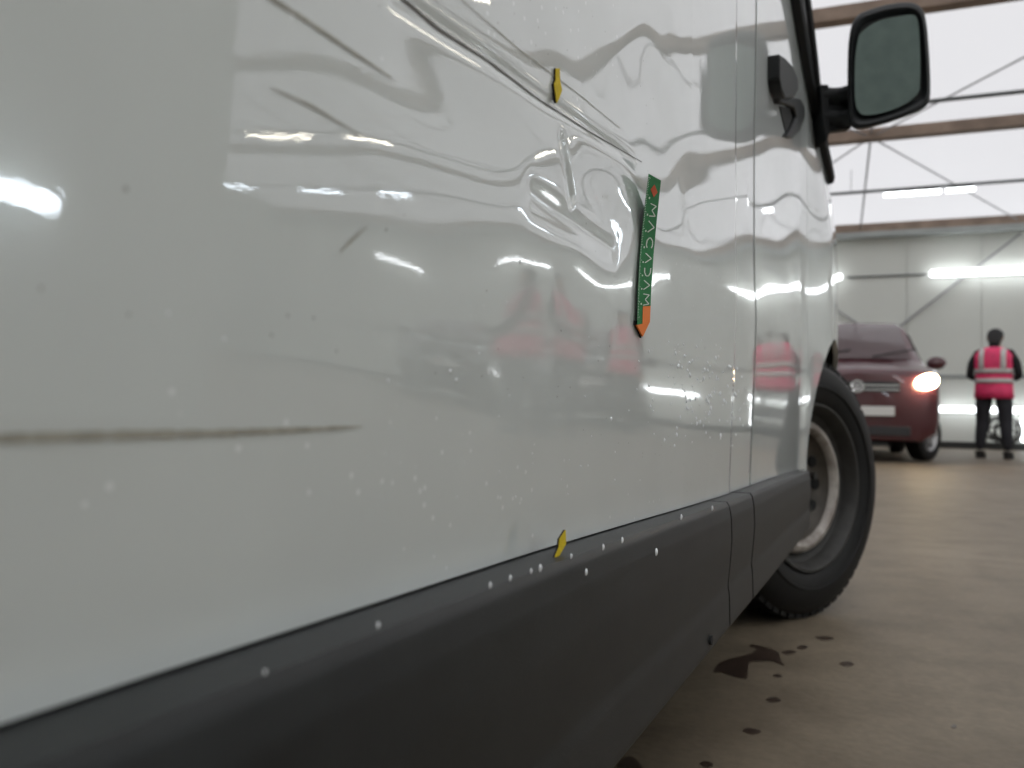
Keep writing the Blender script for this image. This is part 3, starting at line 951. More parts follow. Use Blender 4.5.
# water drops: mostly low on the panel near the door seam, some hanging on the strip
rnd = random.Random(5)
def drop_mesh(mb, u, v, rp, stretch=1.0, off=0.0, cladp=False):
    if cladp:
        c = at_x(u, v, -0.1462); nrm = Vector((1, 0, 0))
    else:
        c = hit(u, v); nrm = Vector((1, 0, 0))
    dep = (c - CAM).dot(fw)
    r = rp * dep / F
    rings = []
    for k in range(4):
        a = k / 3.0 * math.pi / 2
        rr, h = r * math.cos(a), r * 0.7 * math.sin(a)
        if k == 3: rr = r * 0.08
        rings.append([(c.x + h, c.y + rr * math.cos(b), c.z + rr * stretch * math.sin(b)) for b in [2 * math.pi * j / 8 for j in range(8)]])
    mb.loft(rings)
mb = MB()
for k in range(150):
    u = rnd.gauss(706, 26); v = rnd.gauss(388, 30)
    if not (645 < u < 752 and 335 < v < 450): continue
    drop_mesh(mb, u, v, rnd.uniform(0.7, 1.9), rnd.uniform(1, 1.5))
for k in range(60):
    u = rnd.uniform(360, 750); v = rnd.uniform(300, 500)
    drop_mesh(mb, u, v, rnd.uniform(0.5, 1.1), 1.2)
for u, v in ((388, 381), (224, 339), (168, 313), (456, 380), (611, 419), (450, 371), (520, 262)):
    drop_mesh(mb, u, v, 2.0, 1.2)
o = vobj(mb, 'water_drops', M_WATER); o['kind'] = 'stuff'
for u, v in ((586, 572), (510, 578), (622, 540), (603, 547), (656, 552), (681, 517), (265, 672), (378, 625), (540, 568), (531, 571), (712, 508), (571, 556), (490, 585)):
    mb = MB(); drop_mesh(mb, u, v, rnd.uniform(1.8, 2.8), 1.5, cladp=True)
    vobj(mb, 'hanging_drop', M_WATER)

# ------------------------------------------------------------------ magnetic scale strip and yellow arrows
def strip_card(front, name, thick, mtop, label, cat, backx=None):
    pass
# scale strip: foot touches the sheet, head stands off
c_tl, c_tr, c_br, c_tip, c_bl = (648.5, 173.5), (661, 180.5), (650, 328), (643.5, 336.5), (637, 326)
e_ = empty('scale_strip', hit(643, 300), 0, 'green magnetic measuring strip with orange tip stuck upright on the dented panel', 'ruler')
ec = e_.location.copy()
BX = hit(643, 300).x
def rp(s, t, lift=0.0):
    """s 0..1 across (left to right), t 0..1 down; returns a world point"""
    L = [(648.5, 173.5), (643.5, 215), (639.5, 255), (637.8, 290), (637.0, 325)]
    Rr = [(661, 180.5), (657, 218), (653.5, 256), (651.3, 291), (650, 322)]
    ts = [0, .25, .5, .77, 1]
    lu, lv = np.interp(t, ts, [p[0] for p in L]), np.interp(t, ts, [p[1] for p in L])
    ru, rv = np.interp(t, ts, [p[0] for p in Rr]), np.interp(t, ts, [p[1] for p in Rr])
    u, v = lu + (ru - lu) * s, lv + (rv - lv) * s
    stand = 0.0022 + 0.009 * max(0.0, (0.45 - t) / 0.45) ** 1.2
    return at_x(u, v, BX + stand + lift)
ts = np.linspace(0, 1, 24)
mb = MB()
mb.loft([[rp(0, t) - ec, rp(1, t) - ec, rp(1, t, -0.0012) - ec, rp(0, t, -0.0012) - ec] for t in ts])
mb.obj('strip_body', M_GREEN, e_, smooth=False)
tip = [rp(0, 1) - ec, rp(1, 1) - ec]
tp = at_x(643.0, 336.5, BX + 0.0022) - ec
MB().prism([tip[0], tip[1], tp], (-0.0012, 0, 0)).obj('pointed_tip', M_ORANGE, e_, smooth=False)
MB().prism([rp(0, 1) - ec + Vector((-0.0013, 0, 0)), rp(1, 1) - ec + Vector((-0.0013, 0, 0)), tp + Vector((-0.0013, 0, -0.001)), rp(0, .97) - ec + Vector((-0.0013, 0, 0))], (-0.0012, 0, 0)).obj('magnet_backing', M_FOAM, e_, smooth=False)
mb = MB()
mb.loft([[rp(-0.02, t, -0.0013) - ec, rp(.98, t, -0.0013) - ec, rp(.9, t, -0.0019) - ec, rp(-0.02, t, -0.0019) - ec] for t in np.linspace(.2, 1, 14)])
mb.obj('magnet_layer', M_FOAM, e_, smooth=False)
mb = MB()
mb.add([rp(.42, .88, .0002) - ec, rp(1, .88, .0002) - ec, rp(1, 1, .0002) - ec, rp(.42, 1, .0002) - ec], [(0, 1, 2, 3)])
mb.obj('orange_bar', M_ORANGE, e_, smooth=False)
MB().add([rp(.55, .045, .0003) - ec, rp(.85, .085, .0003) - ec, rp(.6, .125, .0003) - ec, rp(.3, .085, .0003) - ec], [(0, 1, 2, 3)]).obj('red_logo', M_RED, e_, smooth=False)
mb = MB()
for k in range(92):
    t = .02 + .95 * k / 92
    w_ = .16 if k % 10 == 0 else (.11 if k % 5 == 0 else .075)
    mb.add([rp(.03, t, .0003) - ec, rp(.03 + w_, t, .0003) - ec, rp(.03 + w_, t + .0028, .0003) - ec, rp(.03, t + .0028, .0003) - ec], [(0, 1, 2, 3)])
for k in range(1, 9):
    t = .02 + .95 * k * 10 / 92 + .01
    mb.add([rp(.24, t, .0003) - ec, rp(.33, t, .0003) - ec, rp(.33, t + .012, .0003) - ec, rp(.24, t + .012, .0003) - ec], [(0, 1, 2, 3)])
tk = mb.obj('tick_marks', M_WHITE_PRINT, e_, smooth=False); tk['kind'] = 'stuff'
# the word on the strip: thin strokes, read downwards
STROKES = {'M': [[(0, 0), (0.08, 1), (0.5, .35), (.92, 1), (1, 0)]], 'A': [[(0, 0), (.5, 1), (1, 0)]],
           'C': [[(.95, .85), (.7, 1), (.3, .95), (.05, .6), (.05, .4), (.3, .05), (.7, 0), (.95, .15)]],
           'D': [[(.1, 1), (.6, .97), (.95, .7), (.95, .3), (.6, .03), (.1, 0)]]}
mb = MB()
t = .17
for ch in 'MACADAM':
    adv = .072 if ch != 'M' else .078
    for st in STROKES[ch]:
        for i in range(len(st) - 1):
            q = []
            (ax, ay), (bx_, by_) = st[i], st[i + 1]
            # letter x runs down the strip (t), letter height runs to the right (s)
            P0 = Vector((t + ax * adv, .42 + ay * .44)); P1 = Vector((t + bx_ * adv, .42 + by_ * .44))
            dt, ds = (P1.x - P0.x) * 150, (P1.y - P0.y) * 13
            L = (math.hypot(dt, ds) or 1) * 1.5
            nt_, ns_ = -ds / L * 0.75 / 150, dt / L * 0.75 / 13
            V = [rp(P0.y + ns_, P0.x + nt_, .0004), rp(P1.y + ns_, P1.x + nt_, .0004), rp(P1.y - ns_, P1.x - nt_, .0004), rp(P0.y - ns_, P0.x - nt_, .0004)]
            mb.add([p - ec for p in V], [(0, 1, 2, 3)])
    t += adv + .031
mb.obj('lettering', M_WHITE_PRINT, e_, smooth=False, fix=False)

def arrow(px, off, name, label, thick=0.0026):
    c = [hit(u, v, off) for u, v in px]
    xo = sum(p.x for p in c) / len(c)
    a = [at_x(u, v, xo) for u, v in px]
    ctr = sum(a, Vector()) / len(a)
    e = empty(name, ctr, 0, label, 'marker', 'yellow damage arrows')
    del e['group']
    MB().prism([p - ctr for p in a], (-0.0004, 0, 0)).obj('yellow_face', M_YELLOW, e, smooth=False)
    MB().prism([p - ctr + Vector((-0.0005, 0, 0)) for p in a], (-thick, 0, 0)).obj('magnet_layer', M_FOAM, e, smooth=False)
arrow([(556.2, 68), (560, 68.5), (560.3, 80), (562.3, 90), (560, 97), (557.0, 103), (554.6, 84), (556.0, 80.5)], 0.0018, 'arrow_magnet', 'yellow arrow magnet pointing down on the upper scratched part of the panel', 0.0013)
arrow([(565.8, 530), (566.3, 544), (561, 553), (557.5, 560), (555.2, 557), (559, 548), (560, 539)], 0.0150, 'arrow_magnet', 'yellow arrow magnet at the bottom edge of the panel just above the grey plastic strip', 0.0010)

# ------------------------------------------------------------------ floor stains
M_OIL = mat('wet_stain', (0.055, 0.036, 0.026), rough=0.35, noise=(20, 0.4))
def stain(px, label, name='floor_stain', group=None):
    P3 = [at_z(u, v, 0.0012) for u, v in dense(px, 3)]
    c = sum(P3, Vector()) / len(P3); c.z = 0
    mb = MB(); mb.prism([p - c for p in P3], (0, 0, -0.001))
    o = mb.obj(name, M_OIL, None, smooth=False); o.location = c
    return tag(o, label, 'stain', group)
stain([(714, 672), (718, 664), (728, 659), (742, 656), (752, 653), (757, 648), (750, 646), (752, 644), (765, 647), (778, 652), (780, 658), (784, 665), (779, 663), (772, 661), (762, 661), (750, 662), (748, 670), (746, 678), (733, 676), (722, 672)], 'largest dark wet stain on the floor just behind the front wheel')
for px_, lb in ((((743, 730), (750, 728), (761, 731), (752, 734)), 'small dark stain on the floor below the largest stain'),
                (((766, 699), (774, 697), (781, 700), (772, 702)), 'small dark drip mark on the floor right under the largest stain'),
                (((815, 637), (825, 636), (834, 638), (824, 640)), 'thin dark streak on the floor right of the tyre foot'),
                (((840, 663), (848, 661), (854, 664), (846, 666)), 'faint small streak on the open floor right of the drips'),
                (((773, 675), (778, 674), (782, 676), (777, 677)), 'tiny drip spot touching the right end of the largest stain'),
                (((617, 768), (622, 759), (632, 757), (642, 766), (640, 775), (625, 778)), 'dark stain on the floor at the van edge in the foreground'),
                (((700, 763), (706, 761), (713, 764), (707, 767)), 'small dark spot on the floor near the bottom edge of view'),
                (((951, 726), (954, 724), (957, 726), (954, 728)), 'single dark speck on the bare floor at far right'),
                (((782, 652), (790, 650), (796, 652), (788, 654)), 'small drip right of the upper arm of the largest stain'),
                (((797, 647), (803, 645), (808, 647), (802, 649)), 'outermost small drip between the largest stain and the tyre')):
    stain(list(px_), lb)

# ------------------------------------------------------------------ vehicles in the hall
M_HEAD = mat('headlight_lit', (1, 1, 1), emit=(1.0, 0.74, 0.42), estr=40.0)
M_LENS = mat('clear_lens', (0.55, 0.57, 0.6), rough=0.1, coat=1.0)
M_CHROME = mat('chrome', (0.7, 0.7, 0.7), rough=0.2, metal=1.0)
M_PLATE = mat('plate_white', (0.75, 0.75, 0.73), rough=0.4)
M_TRIMB = mat('bumper_black', (0.03, 0.03, 0.032), rough=0.6)
M_GLASS_V = mat('car_glass', (0.16, 0.13, 0.135), rough=0.06, spec=0.7)
def lerp_station(st, y):
    for i in range(len(st) - 1):
        if st[i][0] <= y <= st[i + 1][0]:
            f = (y - st[i][0]) / (st[i + 1][0] - st[i][0])
            return [a + (b - a) * f for a, b in zip(st[i], st[i + 1])]
    return st[-1] if y > st[-1][0] else st[0]
def car(name, loc, rz, st, paint, glass, label, lit=None, wheel_y=(0.85, 3.5), wr=0.32, shield=(0.95, 1.75), sidewin=(1.35, 3.9), half=0.9, plate_dx=0.0, group=None, emblem=True, bumper=None, cat='van', steer=0):
    """local frame: nose at y=0 pointing to -Y, body runs to +Y. stations: y, zbot, zbelt, wbelt, ztop, wtop"""
    root = empty(name, loc, rz, label, cat, group)
    ysn = sorted(set([s[0] for s in st] + list(np.linspace(st[0][0], st[-1][0], 46))))
    def sec(y, infl=0.0):
        _, zb, zl_, wb, zt_, wt = lerp_station(st, y)
        pts = [(wb * .80, zb), (wb * .97, zb + .10), (wb + .005, zb + .30 * (zl_ - zb)), (wb + .012, zb + .6 * (zl_ - zb)), (wb, zl_), (wt + (wb - wt) * .45, zl_ + (zt_ - zl_) * .5), (wt, zt_ - .06 * (zt_ - zl_) - .015), (wt * .86, zt_), (0, zt_ + .02)]
        return pts
    def clean(y):
        pts = sec(y)
        arch = 0
        out = []
        for j, (x, z) in enumerate(pts):
            for wy in wheel_y:
                d = (wr + .05) ** 2 - (y - wy) ** 2
                if d > 0 and j < 4: z = max(z, wr + math.sqrt(d) + .002 * j)
            out.append((x, z))
        return out
    rings = []
    for y in ysn:
        h = clean(y)
        rings.append([(x, y, z) for x, z in h] + [(-x, y, z) for x, z in h[::-1][1:]])
    mb = MB(); mb.loft(rings)
    mb.obj('body', paint, root)
    MB().box((-half * .78, .35, .22), (half * .78, st[-1][0] - .1, .62)).obj('underbody', M_GAP, root)
    # windscreen
    y0, y1 = shield
    def top(y, s):
        _, zb, zl_, wb, zt_, wt = lerp_station(st, y)
        return (s * wt * .88, y - .012, zt_ + .022 - abs(s) * .02 + .008)
    mb = MB(); mb.grid(lambda s, y: top(y, s), np.linspace(-1, 1, 11), np.linspace(y0 + .02, y1 - .04, 6))
    mb.obj('windscreen', glass, root, fix=False)
    for sx in (-1, 1):
        mb = MB()
        def sw(y, t):
            _, zb, zl_, wb, zt_, wt = lerp_station(st, y)
            zz = zl_ + .04 + (zt_ - zl_ - .17) * t
            f = (zz - zl_) / max(zt_ - zl_, .01)
            return (sx * (wb + (wt - wb) * f + .012), y, zz)
        mb.grid(sw, np.linspace(sidewin[0], sidewin[1], 20), np.linspace(0, 1, 5))
        mb.obj('side_window', glass, root, fix=False)
        # mirror
        _, zb, zl_, wb, zt_, wt = lerp_station(st, y0 + .35)
        mm = MB(); cx, cy, cz = sx * (wb + .12), y0 + .38, zl_ + .10
        rr = []
        for dy, sc in ((-.07, .5), (-.05, .85), (0, 1), (.05, .95), (.06, .7)):
            rr.append([(cx + .12 * sc * math.cos(a) * (1 if abs(math.cos(a)) < .9 else .97), cy + dy, cz + .085 * sc * math.sin(a)) for a in [2 * math.pi * k / 14 for k in range(14)]])
        mm.loft(rr); mm.tube([(sx * (wb - .02), cy, cz - .06), (cx, cy, cz - .05)], .025, 8)
        mm.obj('wing_mirror', M_TRIMB if name != 'red_van' else paint, root)
        # headlight
        _, zb, zl_, wb, zt_, wt = lerp_station(st, .10)
        hx = half * .74
        hp = [(hx - .17, -.0, zl_ - .06), (hx + .02, .0, zl_ - .03), (hx + .135, .10, zl_ + .0), (hx + .14, .13, zl_ - .09), (hx + .08, .05, zl_ - .20), (hx - .10, .0, zl_ - .20)]
        hp = [(sx * (hx + .065 + .130 * math.cos(q_)), -.035 + .13 * max(0, math.cos(q_)) ** 2, zl_ - .09 + .088 * math.sin(q_) + .02 * math.cos(q_)) for q_ in [2 * math.pi * k_ / 20 for k_ in range(20)]]
        mb = MB(); mb.loft([[Vector(p) + Vector((0, .08, 0)) for p in hp], [Vector(p) + Vector((0, -.012, 0)) for p in hp]])
        mh = mb.obj('headlight', M_HEAD if (lit and lit == sx) else M_LENS, root, bevel=.01)
    # grille and emblem
    zg = lerp_station(st, .05)[2]
    MB().box((-half * .50, -.012, zg - .20), (half * .50, .05, zg - .08)).obj('grille', M_TRIMB, root, bevel=.005)
    for k in range(2):
        MB().box((-half * .49, -.02, zg - .185 + k * .05), (half * .49, -.008, zg - .17 + k * .05)).obj('grille_bar', M_CHROME if emblem else M_TRIMB, root)
    if emblem:
        em = MB(); n = 24
        rr = [[((r_) * math.cos(2 * math.pi * k / n), y_, zg - .14 + r_ * math.sin(2 * math.pi * k / n)) for k in range(n)] for r_, y_ in ((.075, -.02), (.075, -.035), (.060, -.035), (.060, -.02))]
        em.loft(rr, caps=False)
        def bar(x0_, z0_, x1_, z1_):
            em.tube([(x0_, -.03, zg - .14 + z0_), (x1_, -.03, zg - .14 + z1_)], .006, 6)
        bar(-.03, .06, 0, .005); bar(.03, .06, 0, .005); bar(-.062, .02, -.028, -.055); bar(-.028, -.055, 0, -.005); bar(0, -.005, .028, -.055); bar(.028, -.055, .062, .02)
        em.obj('round_emblem', M_CHROME, root)
    zb0 = st[0][1]
    MB().box((-half * .62, -.022, zb0 + .04), (half * .62, .06, zb0 + .15)).obj('lower_intake', M_TRIMB, root, bevel=.01)
    MB().box((-.26 + plate_dx, -.055, zb0 + .27), (.26 + plate_dx, -.03, zb0 + .38)).obj('number_plate', M_PLATE, root, bevel=.003)
    MB().box((-.262 + plate_dx, -.03, zb0 + .265), (.262 + plate_dx, .08, zb0 + .385)).obj('plate_holder', M_TRIMB, root)
    # wipers
    for sx in (-.5, .25):
        _, zb, zl_, wb, zt_, wt = lerp_station(st, y0 + .04)
        _, _, _, _, zt2, _ = lerp_station(st, y0 + .16)
        MB().tube([(sx, y0 + .02, zt_ + .04), (sx + .5, y0 + .13, zt2 + .045)], .010, 6).obj('wiper', M_TRIMB, root)
    # wheels
    k = wr / .33
    for wy in wheel_y:
        for sx in (-1, 1):
            e = empty('wheel', (sx * (half - .10), wy, wr), R(steer) if wy == wheel_y[0] else 0); e.parent = root
            q = [(-.09, .2), (-.10, .27), (-.08, .32), (-.03, .33), (.03, .33), (.08, .32), (.10, .28), (.098, .22), (.085, .205)]
            MB().lathe_x([(sx * a, b * k) for a, b in q], 40).obj('tyre', M_TYRE, e)
            q = [(.080, .208), (.092, .20), (.07, .185), (.045, .17)]
            MB().lathe_x([(sx * a, b * k) for a, b in q], 40).obj('rim', mat('alloy', (.5, .5, .5), .35, metal=.6), e)
            sp_ = MB()
            for j in range(7):
                a = 2 * math.pi * j / 7
                ca, sa = math.cos(a), math.sin(a)
                q = [(sx * .075, r_ * ca * k - t_ * sa, r_ * sa * k + t_ * ca) for r_, t_ in ((.03, -.022), (.19, -.016), (.19, .016), (.03, .022))]
                sp_.prism(q, (-sx * .02, 0, 0))
            sp_.obj('spokes', MATS['alloy'], e, smooth=False)
            MB().lathe_x([(sx * .02, .18 * k), (sx * .02, 0)], 24).obj('brake_disc', M_DARKMETAL, e)
    return root

MARO = mat('maroon_paint', (0.075, 0.012, 0.018), rough=0.35, coat=0.45, coat_rough=0.05, noise=(3, 0.1))
ST_VAN = [(0.0, .27, .98, .74, 1.02, .60), (.05, .25, 1.02, .84, 1.07, .74), (.30, .24, 1.06, .89, 1.13, .80), (.92, .24, 1.12, .90, 1.22, .78), (1.0, .24, 1.13, .90, 1.27, .77),
          (1.62, .24, 1.15, .90, 1.76, .68), (1.90, .24, 1.15, .90, 1.82, .67), (3.9, .26, 1.15, .90, 1.80, .67), (4.35, .3, 1.13, .87, 1.72, .64), (4.42, .4, 1.1, .8, 1.5, .6)]
fc = at_depth(857, 389, 10.0); fc.z = 0
face = math.atan2(fc.x - CAM.x, fc.y - CAM.y)
car('red_van', fc, -R(0) + R(6), ST_VAN, MARO, M_GLASS_V, 'dark red van facing the camera with one headlight lit beside the far wall', lit=1, plate_dx=0.13, steer=-32).scale = (1.06, 1.04, 1.04)
# two cars standing in the hall, seen as reflections in the van side
def mirror_pt(u, depth):
    d = pix_dir(u, 421); d.x = -d.x
    p = MC + d * depth; p.z = 0
    return p
DKP = mat('dark_paint', (0.025, 0.027, 0.032), rough=0.35, coat=1.0)
GRP = mat('grey_paint', (0.06, 0.065, 0.075), rough=0.35, coat=1.0)
ST_SUV = [(0.0, .30, .86, .76, .92, .62), (.05, .28, .92, .86, .98, .76), (.35, .26, .98, .90, 1.04, .82), (1.25, .26, 1.04, .92, 1.13, .80), (1.32, .26, 1.05, .92, 1.17, .78),
          (2.0, .26, 1.06, .92, 1.60, .64), (2.4, .26, 1.06, .92, 1.68, .62), (3.6, .28, 1.06, .91, 1.65, .62), (4.3, .32, 1.04, .86, 1.30, .66), (4.5, .42, 1.0, .8, 1.1, .6)]
p = mirror_pt(443, 13.5)
car('parked_car', p, -R(24), ST_SUV, DKP, M_GLASS_V, 'black car parked nose towards the lane, mirrored in the van side', shield=(1.3, 2.1), wheel_y=(.95, 3.6), emblem=False, cat='car')
p = mirror_pt(572, 12.6)
car('parked_car', p, -R(14), ST_SUV, GRP, M_GLASS_V, 'dark grey car parked left of the black car, mirrored in the van side', shield=(1.3, 2.1), wheel_y=(.95, 3.6), emblem=False, cat='car')

# ------------------------------------------------------------------ people
M_HAIR = mat('black_hair', (0.01, 0.009, 0.009), rough=0.6, noise=(60, .5))
M_SKIN = mat('skin', (0.42, 0.24, 0.17), rough=0.5)
M_CLOTH = mat('black_jacket', (0.014, 0.014, 0.016), rough=0.85, noise=(20, .3))
M_TROUS = mat('dark_trousers', (0.028, 0.028, 0.034), rough=0.85, noise=(14, .3))
M_SHOE = mat('dark_shoes', (0.014, 0.012, 0.011), rough=0.6)
M_VEST = mat('pink_vest', (1.0, 0.06, 0.20), rough=0.6, noise=(12, .25))
M_REFL = mat('reflective_tape', (0.62, 0.60, 0.58), rough=0.4)

def skin(name, joints, edges, radii, m, parent, root_i=0, lv=2):
    me = bpy.data.meshes.new(name)
    me.from_pydata([tuple(j) for j in joints], edges, [])
    me.update()
    o = bpy.data.objects.new(name, me); COL.objects.link(o)
    o.parent = parent
    sk = o.modifiers.new('skin', 'SKIN'); sk.use_smooth_shade = True
    if not me.skin_vertices:
        with bpy.context.temp_override(object=o, active_object=o):
            pass
    lay = me.skin_vertices[0] if me.skin_vertices else None
    for i, r in enumerate(radii):
        a, b = r if isinstance(r, tuple) else (r, r)
        lay.data[i].radius = (a, b); lay.data[i].use_root = (i == root_i); lay.data[i].use_loose = False
    s = o.modifiers.new('sub', 'SUBSURF'); s.levels = lv; s.render_levels = lv
    # bake to a plain mesh
    dg = bpy.context.evaluated_depsgraph_get()
    m2 = bpy.data.meshes.new_from_object(o.evaluated_get(dg))
    o.modifiers.clear(); o.data = m2
    m2.materials.clear()
    for x in (m if isinstance(m, (list, tuple)) else [m]): m2.materials.append(x)
    m2.polygons.foreach_set('use_smooth', [True] * len(m2.polygons))
    return o

def ell_loft(rows, n=28):
    """rows: (cx, cy, z, rx, ry)"""
    return [[(cx + rx * math.cos(a), cy + ry * math.sin(a), z) for a in [2 * math.pi * k / n for k in range(n)]] for cx, cy, z, rx, ry in rows]

def person(loc, rz, label, h=1.0, spread=0.13, lean=0.0, arms='front', head_down=0.0, group=None, bulk=1.0):
    """local frame: faces +Y"""
    root = empty('person', loc, rz, label, 'person', group)
    root.scale = (h * bulk, h * bulk, h)
    L = lean
    J = {}
    J['pel'] = (0, 0, .96); J['sp1'] = (0, .01 + L * .12, 1.10); J['sp2'] = (0, .00 + L * .3, 1.26); J['chest'] = (0, -.005 + L * .45, 1.38); J['neck'] = (0, .005 + L * .55, 1.47)
    J['neck2'] = (0, .03 + L * .6, 1.53)
    order = list(J)
    pts = [J[k] for k in order]; idx = {k: i for i, k in enumerate(order)}
    rad = [(.150, .112), (.140, .105), (.155, .11), (.150, .10), (.062, .062), (.055, .058)]
    ed = [(0, 1), (1, 2), (2, 3), (3, 4), (4, 5)]
    def add(k, p, r, par):
        idx[k] = len(pts); pts.append(p); rad.append(r); ed.append((idx[par], idx[k]))
    for s, t in ((-1, 'l'), (1, 'r')):
        f = .03 if s < 0 else -.03
        add('hip' + t, (s * .095, 0, .90), (.095, .10), 'pel')
        add('th' + t, (s * (.10 + spread * .15), f * .3, .72), (.098, .098), 'hip' + t)
        add('kn' + t, (s * (.10 + spread * .35), f * .6 + .01, .49), (.074, .074), 'th' + t)
        add('ca' + t, (s * (.10 + spread * .55), f * .8 - .015, .33), (.070, .070), 'kn' + t)
        add('an' + t, (s * (.10 + spread * .8), f - .01, .10), (.056, .056), 'ca' + t)
        add('sh' + t, (s * .165, L * .45, 1.405), (.062, .062), 'chest')
        cy = L * .45
        if arms == 'front':
            add('ua' + t, (s * .228, cy - .005, 1.27), (.050, .052), 'sh' + t)
            add('el' + t, (s * .255, cy + .00, 1.10), (.043, .045), 'ua' + t)
            add('fa' + t, (s * .20, cy + .13, 1.07), (.038, .038), 'el' + t)
            add('wr' + t, (s * .14, cy + .235, 1.09), (.027, .030), 'fa' + t)
        else:
            add('ua' + t, (s * .225, cy + .0, 1.26), (.050, .052), 'sh' + t)
            add('el' + t, (s * .25, cy - .015, 1.12), (.043, .045), 'ua' + t)
            add('fa' + t, (s * .255, cy + .03, .98), (.038, .038), 'el' + t)
            add('wr' + t, (s * .25, cy + .06, .86), (.027, .030), 'fa' + t)
    b = skin('body', pts, ed, rad, [M_CLOTH, M_TROUS], root)
    for pl in b.data.polygons:
        if pl.center.z < .93: pl.material_index = 1
    # head as one shaped surface
    hc = Vector((0, .045 + L * .62 + head_down * .05, 1.645 - head_down * .03))
    hrows = []
    for z, rx, ry, cy in ((-.125, .030, .030, .035), (-.112, .048, .05, .030), (-.085, .060, .068, .018), (-.045, .069, .082, .006), (0, .075, .093, 0), (.045, .077, .096, -.003), (.08, .070, .086, -.005), (.105, .052, .062, -.006), (.118, .02, .025, -.006)):
        hrows.append((0, cy, z, rx, ry))
    he = empty('head', hc); he.parent = root; he.rotation_euler = (-head_down * .6, 0, 0)
    mb = MB(); mb.loft(ell_loft(hrows, 24))
    mb.obj('face', M_SKIN, he)
    MB().add([(0, .088, .012), (-.014, .092, -.03), (.014, .092, -.03), (0, .116, -.028), (0, .09, -.042)], [(0, 1, 3), (0, 3, 2), (1, 4, 3), (2, 3, 4), (0, 2, 4, 1)]).obj('nose', M_SKIN, he)
    for s in (-1, 1):
        mb = MB(); mb.loft(ell_loft([(s * .030, .088, -.006, .004, .004), (s * .030, .088, 0, .012, .008), (s * .030, .088, .006, .004, .004)], 10)); mb.obj('eye', M_HAIR, he)
        mb = MB(); mb.loft(ell_loft([(s * .078, -.005, -.03, .004, .008), (s * .082, -.005, 0, .009, .016), (s * .082, -.005, .022, .008, .014), (s * .078, -.005, .03, .004, .006)], 10)); mb.obj('ear', M_SKIN, he)
    MB().box((-.024, .080, -.066), (.024, .090, -.060)).obj('mouth', mat('lips', (.25, .09, .08), .5), he, bevel=.002)
    mb = MB()
    hr = [(0, -.020, -.125, .050, .052), (0, -.024, -.09, .060, .064), (0, -.022, -.05, .070, .074), (0, -.018, 0, .084, .088), (0, -.010, .04, .088, .096), (0, -.004, .08, .083, .100), (0, -.006, .11, .062, .074), (0, -.008, .130, .022, .028)]
    mb.loft(ell_loft(hr, 24)); mb.obj('hair', M_HAIR, he)
    # vest
    def vest_rows(infl):
        return [(0, .0 + L * .0, .80, .205 + infl, .150 + infl), (0, .0 + L * .02, .90, .200 + infl, .147 + infl), (0, .005 + L * .08, 1.02, .192 + infl, .140 + infl), (0, .005 + L * .2, 1.15, .194 + infl, .140 + infl),
                (0, 0 + L * .32, 1.28, .206 + infl, .142 + infl), (0, -.002 + L * .42, 1.38, .214 + infl, .132 + infl), (0, 0 + L * .47, 1.435, .185 + infl, .105 + infl), (0, L * .52, 1.475, .115 + infl, .078 + infl), (0, L * .54, 1.49, .080, .070)]
    mb = MB(); mb.loft(ell_loft(vest_rows(0.0), 36), caps=False)
    vst = mb.obj('vest', M_VEST, root)
    so = vst.modifiers.new('thick', 'SOLIDIFY'); so.thickness = .006
    vr = vest_rows(.004)
    zz = [r[2] for r in vr]
    def vrow(z, infl=.006):
        return (0, float(np.interp(z, zz, [r[1] for r in vr])), z, float(np.interp(z, zz, [r[3] for r in vr])) + infl, float(np.interp(z, zz, [r[4] for r in vr])) + infl)
    for z0 in (1.005, 1.135):
        mb = MB(); mb.loft(ell_loft([vrow(z0), vrow(z0 + .03), vrow(z0 + .06)], 36), caps=False)
        o = mb.obj('reflective_band', M_REFL, vst); o.modifiers.new('thick', 'SOLIDIFY').thickness = .003
    for s in (-1, 1):
        for back in (-1, 1):
            ring_l = []
            for z in np.linspace(1.19, 1.465, 9):
                r = vrow(z, .007)
                row = []
                for xx in (.085, .115, .14):
                    x_ = min(xx, r[3] * .93)
                    row.append((s * x_, r[1] + back * r[4] * math.sqrt(max(0, 1 - (x_ / r[3]) ** 2)), z))
                ring_l.append(row)
            mb = MB(); mb.loft(ring_l, caps=False, closed=False)
            o = mb.obj('shoulder_tape', M_REFL, vst); o.modifiers.new('thick', 'SOLIDIFY').thickness = .003
    # hands: palm and five bent fingers in one skinned mesh
    for s, t in ((-1, 'l'), (1, 'r')):
        w_ = Vector(pts[idx['wr' + t]]); e2 = Vector(pts[idx['fa' + t]])
        dirn = (w_ - e2).normalized()
        side = dirn.cross(Vector((0, 0, 1))).normalized() if abs(dirn.z) < .8 else Vector((0, 1, 0))
        curl = Vector((0, 0, -1)) if abs(dirn.z) < .8 else Vector((-s, 0, 0))
        P_ = [w_, w_ + dirn * .045, w_ + dirn * .085]; E_ = [(0, 1), (1, 2)]; R_ = [(.022, .024), (.030, .018), (.034, .015)]
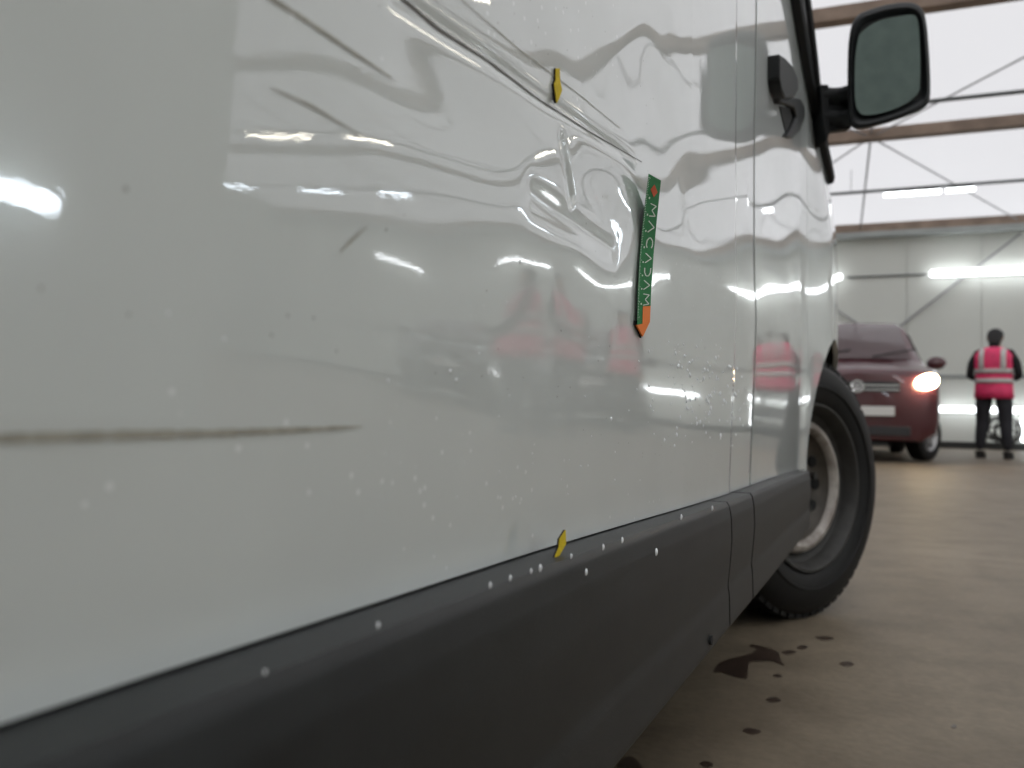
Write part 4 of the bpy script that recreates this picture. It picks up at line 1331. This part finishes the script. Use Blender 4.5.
        for k in range(4):
            o_ = (k - 1.5) * .019; ln = (.062, .072, .068, .052)[k]
            b0 = P_[2] + side * o_; n_ = len(P_)
            P_ += [b0 + dirn * .012, b0 + dirn * (.012 + ln * .5) + curl * .008, b0 + dirn * (.012 + ln * .85) + curl * .028]
            E_ += [(2, n_), (n_, n_ + 1), (n_ + 1, n_ + 2)]; R_ += [.0095, .0085, .007]
        n_ = len(P_)
        P_ += [w_ + dirn * .04 - side * s * .034, w_ + dirn * .075 - side * s * .052 + curl * .01]
        E_ += [(1, n_), (n_, n_ + 1)]; R_ += [.011, .009]
        skin('hand', P_, E_, R_, M_SKIN, root, lv=1)
        an = pts[idx['an' + t]]
        sh = [(an[0], an[1] - .02, 0.10, .048, .052), (an[0], an[1] - .0, .07, .052, .075), (an[0], an[1] + .05, .045, .052, .125), (an[0], an[1] + .055, .015, .054, .140), (an[0], an[1] + .055, 0, .050, .135)]
        mb = MB(); mb.loft(ell_loft(sh, 20)); so_ = mb.obj('shoe', M_SHOE, root)
    return root

fp = at_z(994, 458.5, 0.0)
person(fp, R(-14), 'person in a pink hi-vis vest and dark trousers with back turned by the far wall', h=1.06, spread=.06, head_down=.9, bulk=1.14)
p = mirror_pt(612, 11.3)
person(p, R(150), 'person in pink vest standing alone with arms down, mirrored in the panel', h=1.0, arms='down')
p = mirror_pt(545, 9.6)
person(p, R(120), 'person in pink vest bending towards a colleague, mirrored in the van panel', h=1.03, lean=.12)
p = mirror_pt(512, 9.3)
person(p, R(-110), 'colleague in pink vest facing the bending person, mirrored in the van panel', h=.98, lean=.1)

# dark bundle of hose on the floor behind the person
hp = on_wall(1003, 436, 0.5)
hb = empty('hose_bundle', B(hp.x, hp.y, 0), 0, 'dark coiled hose bundle on the floor by the far wall behind the person', 'hose')
rnd2 = random.Random(3)
mb = MB()
for k in range(9):
    r_ = .16 + .08 * rnd2.random(); cx, cz = rnd2.uniform(-.12, .12), r_ + .02 + rnd2.uniform(0, .22); tl = rnd2.uniform(-.35, .35)
    mb.tube([(cx + r_ * math.cos(a), (k - 4) * .03 + tl * r_ * math.sin(a) * .6, cz + r_ * math.sin(a)) for a in np.linspace(0, 2 * math.pi, 20)], .014, 6)
o = mb.obj('hose_coil', M_SHOE, hb)
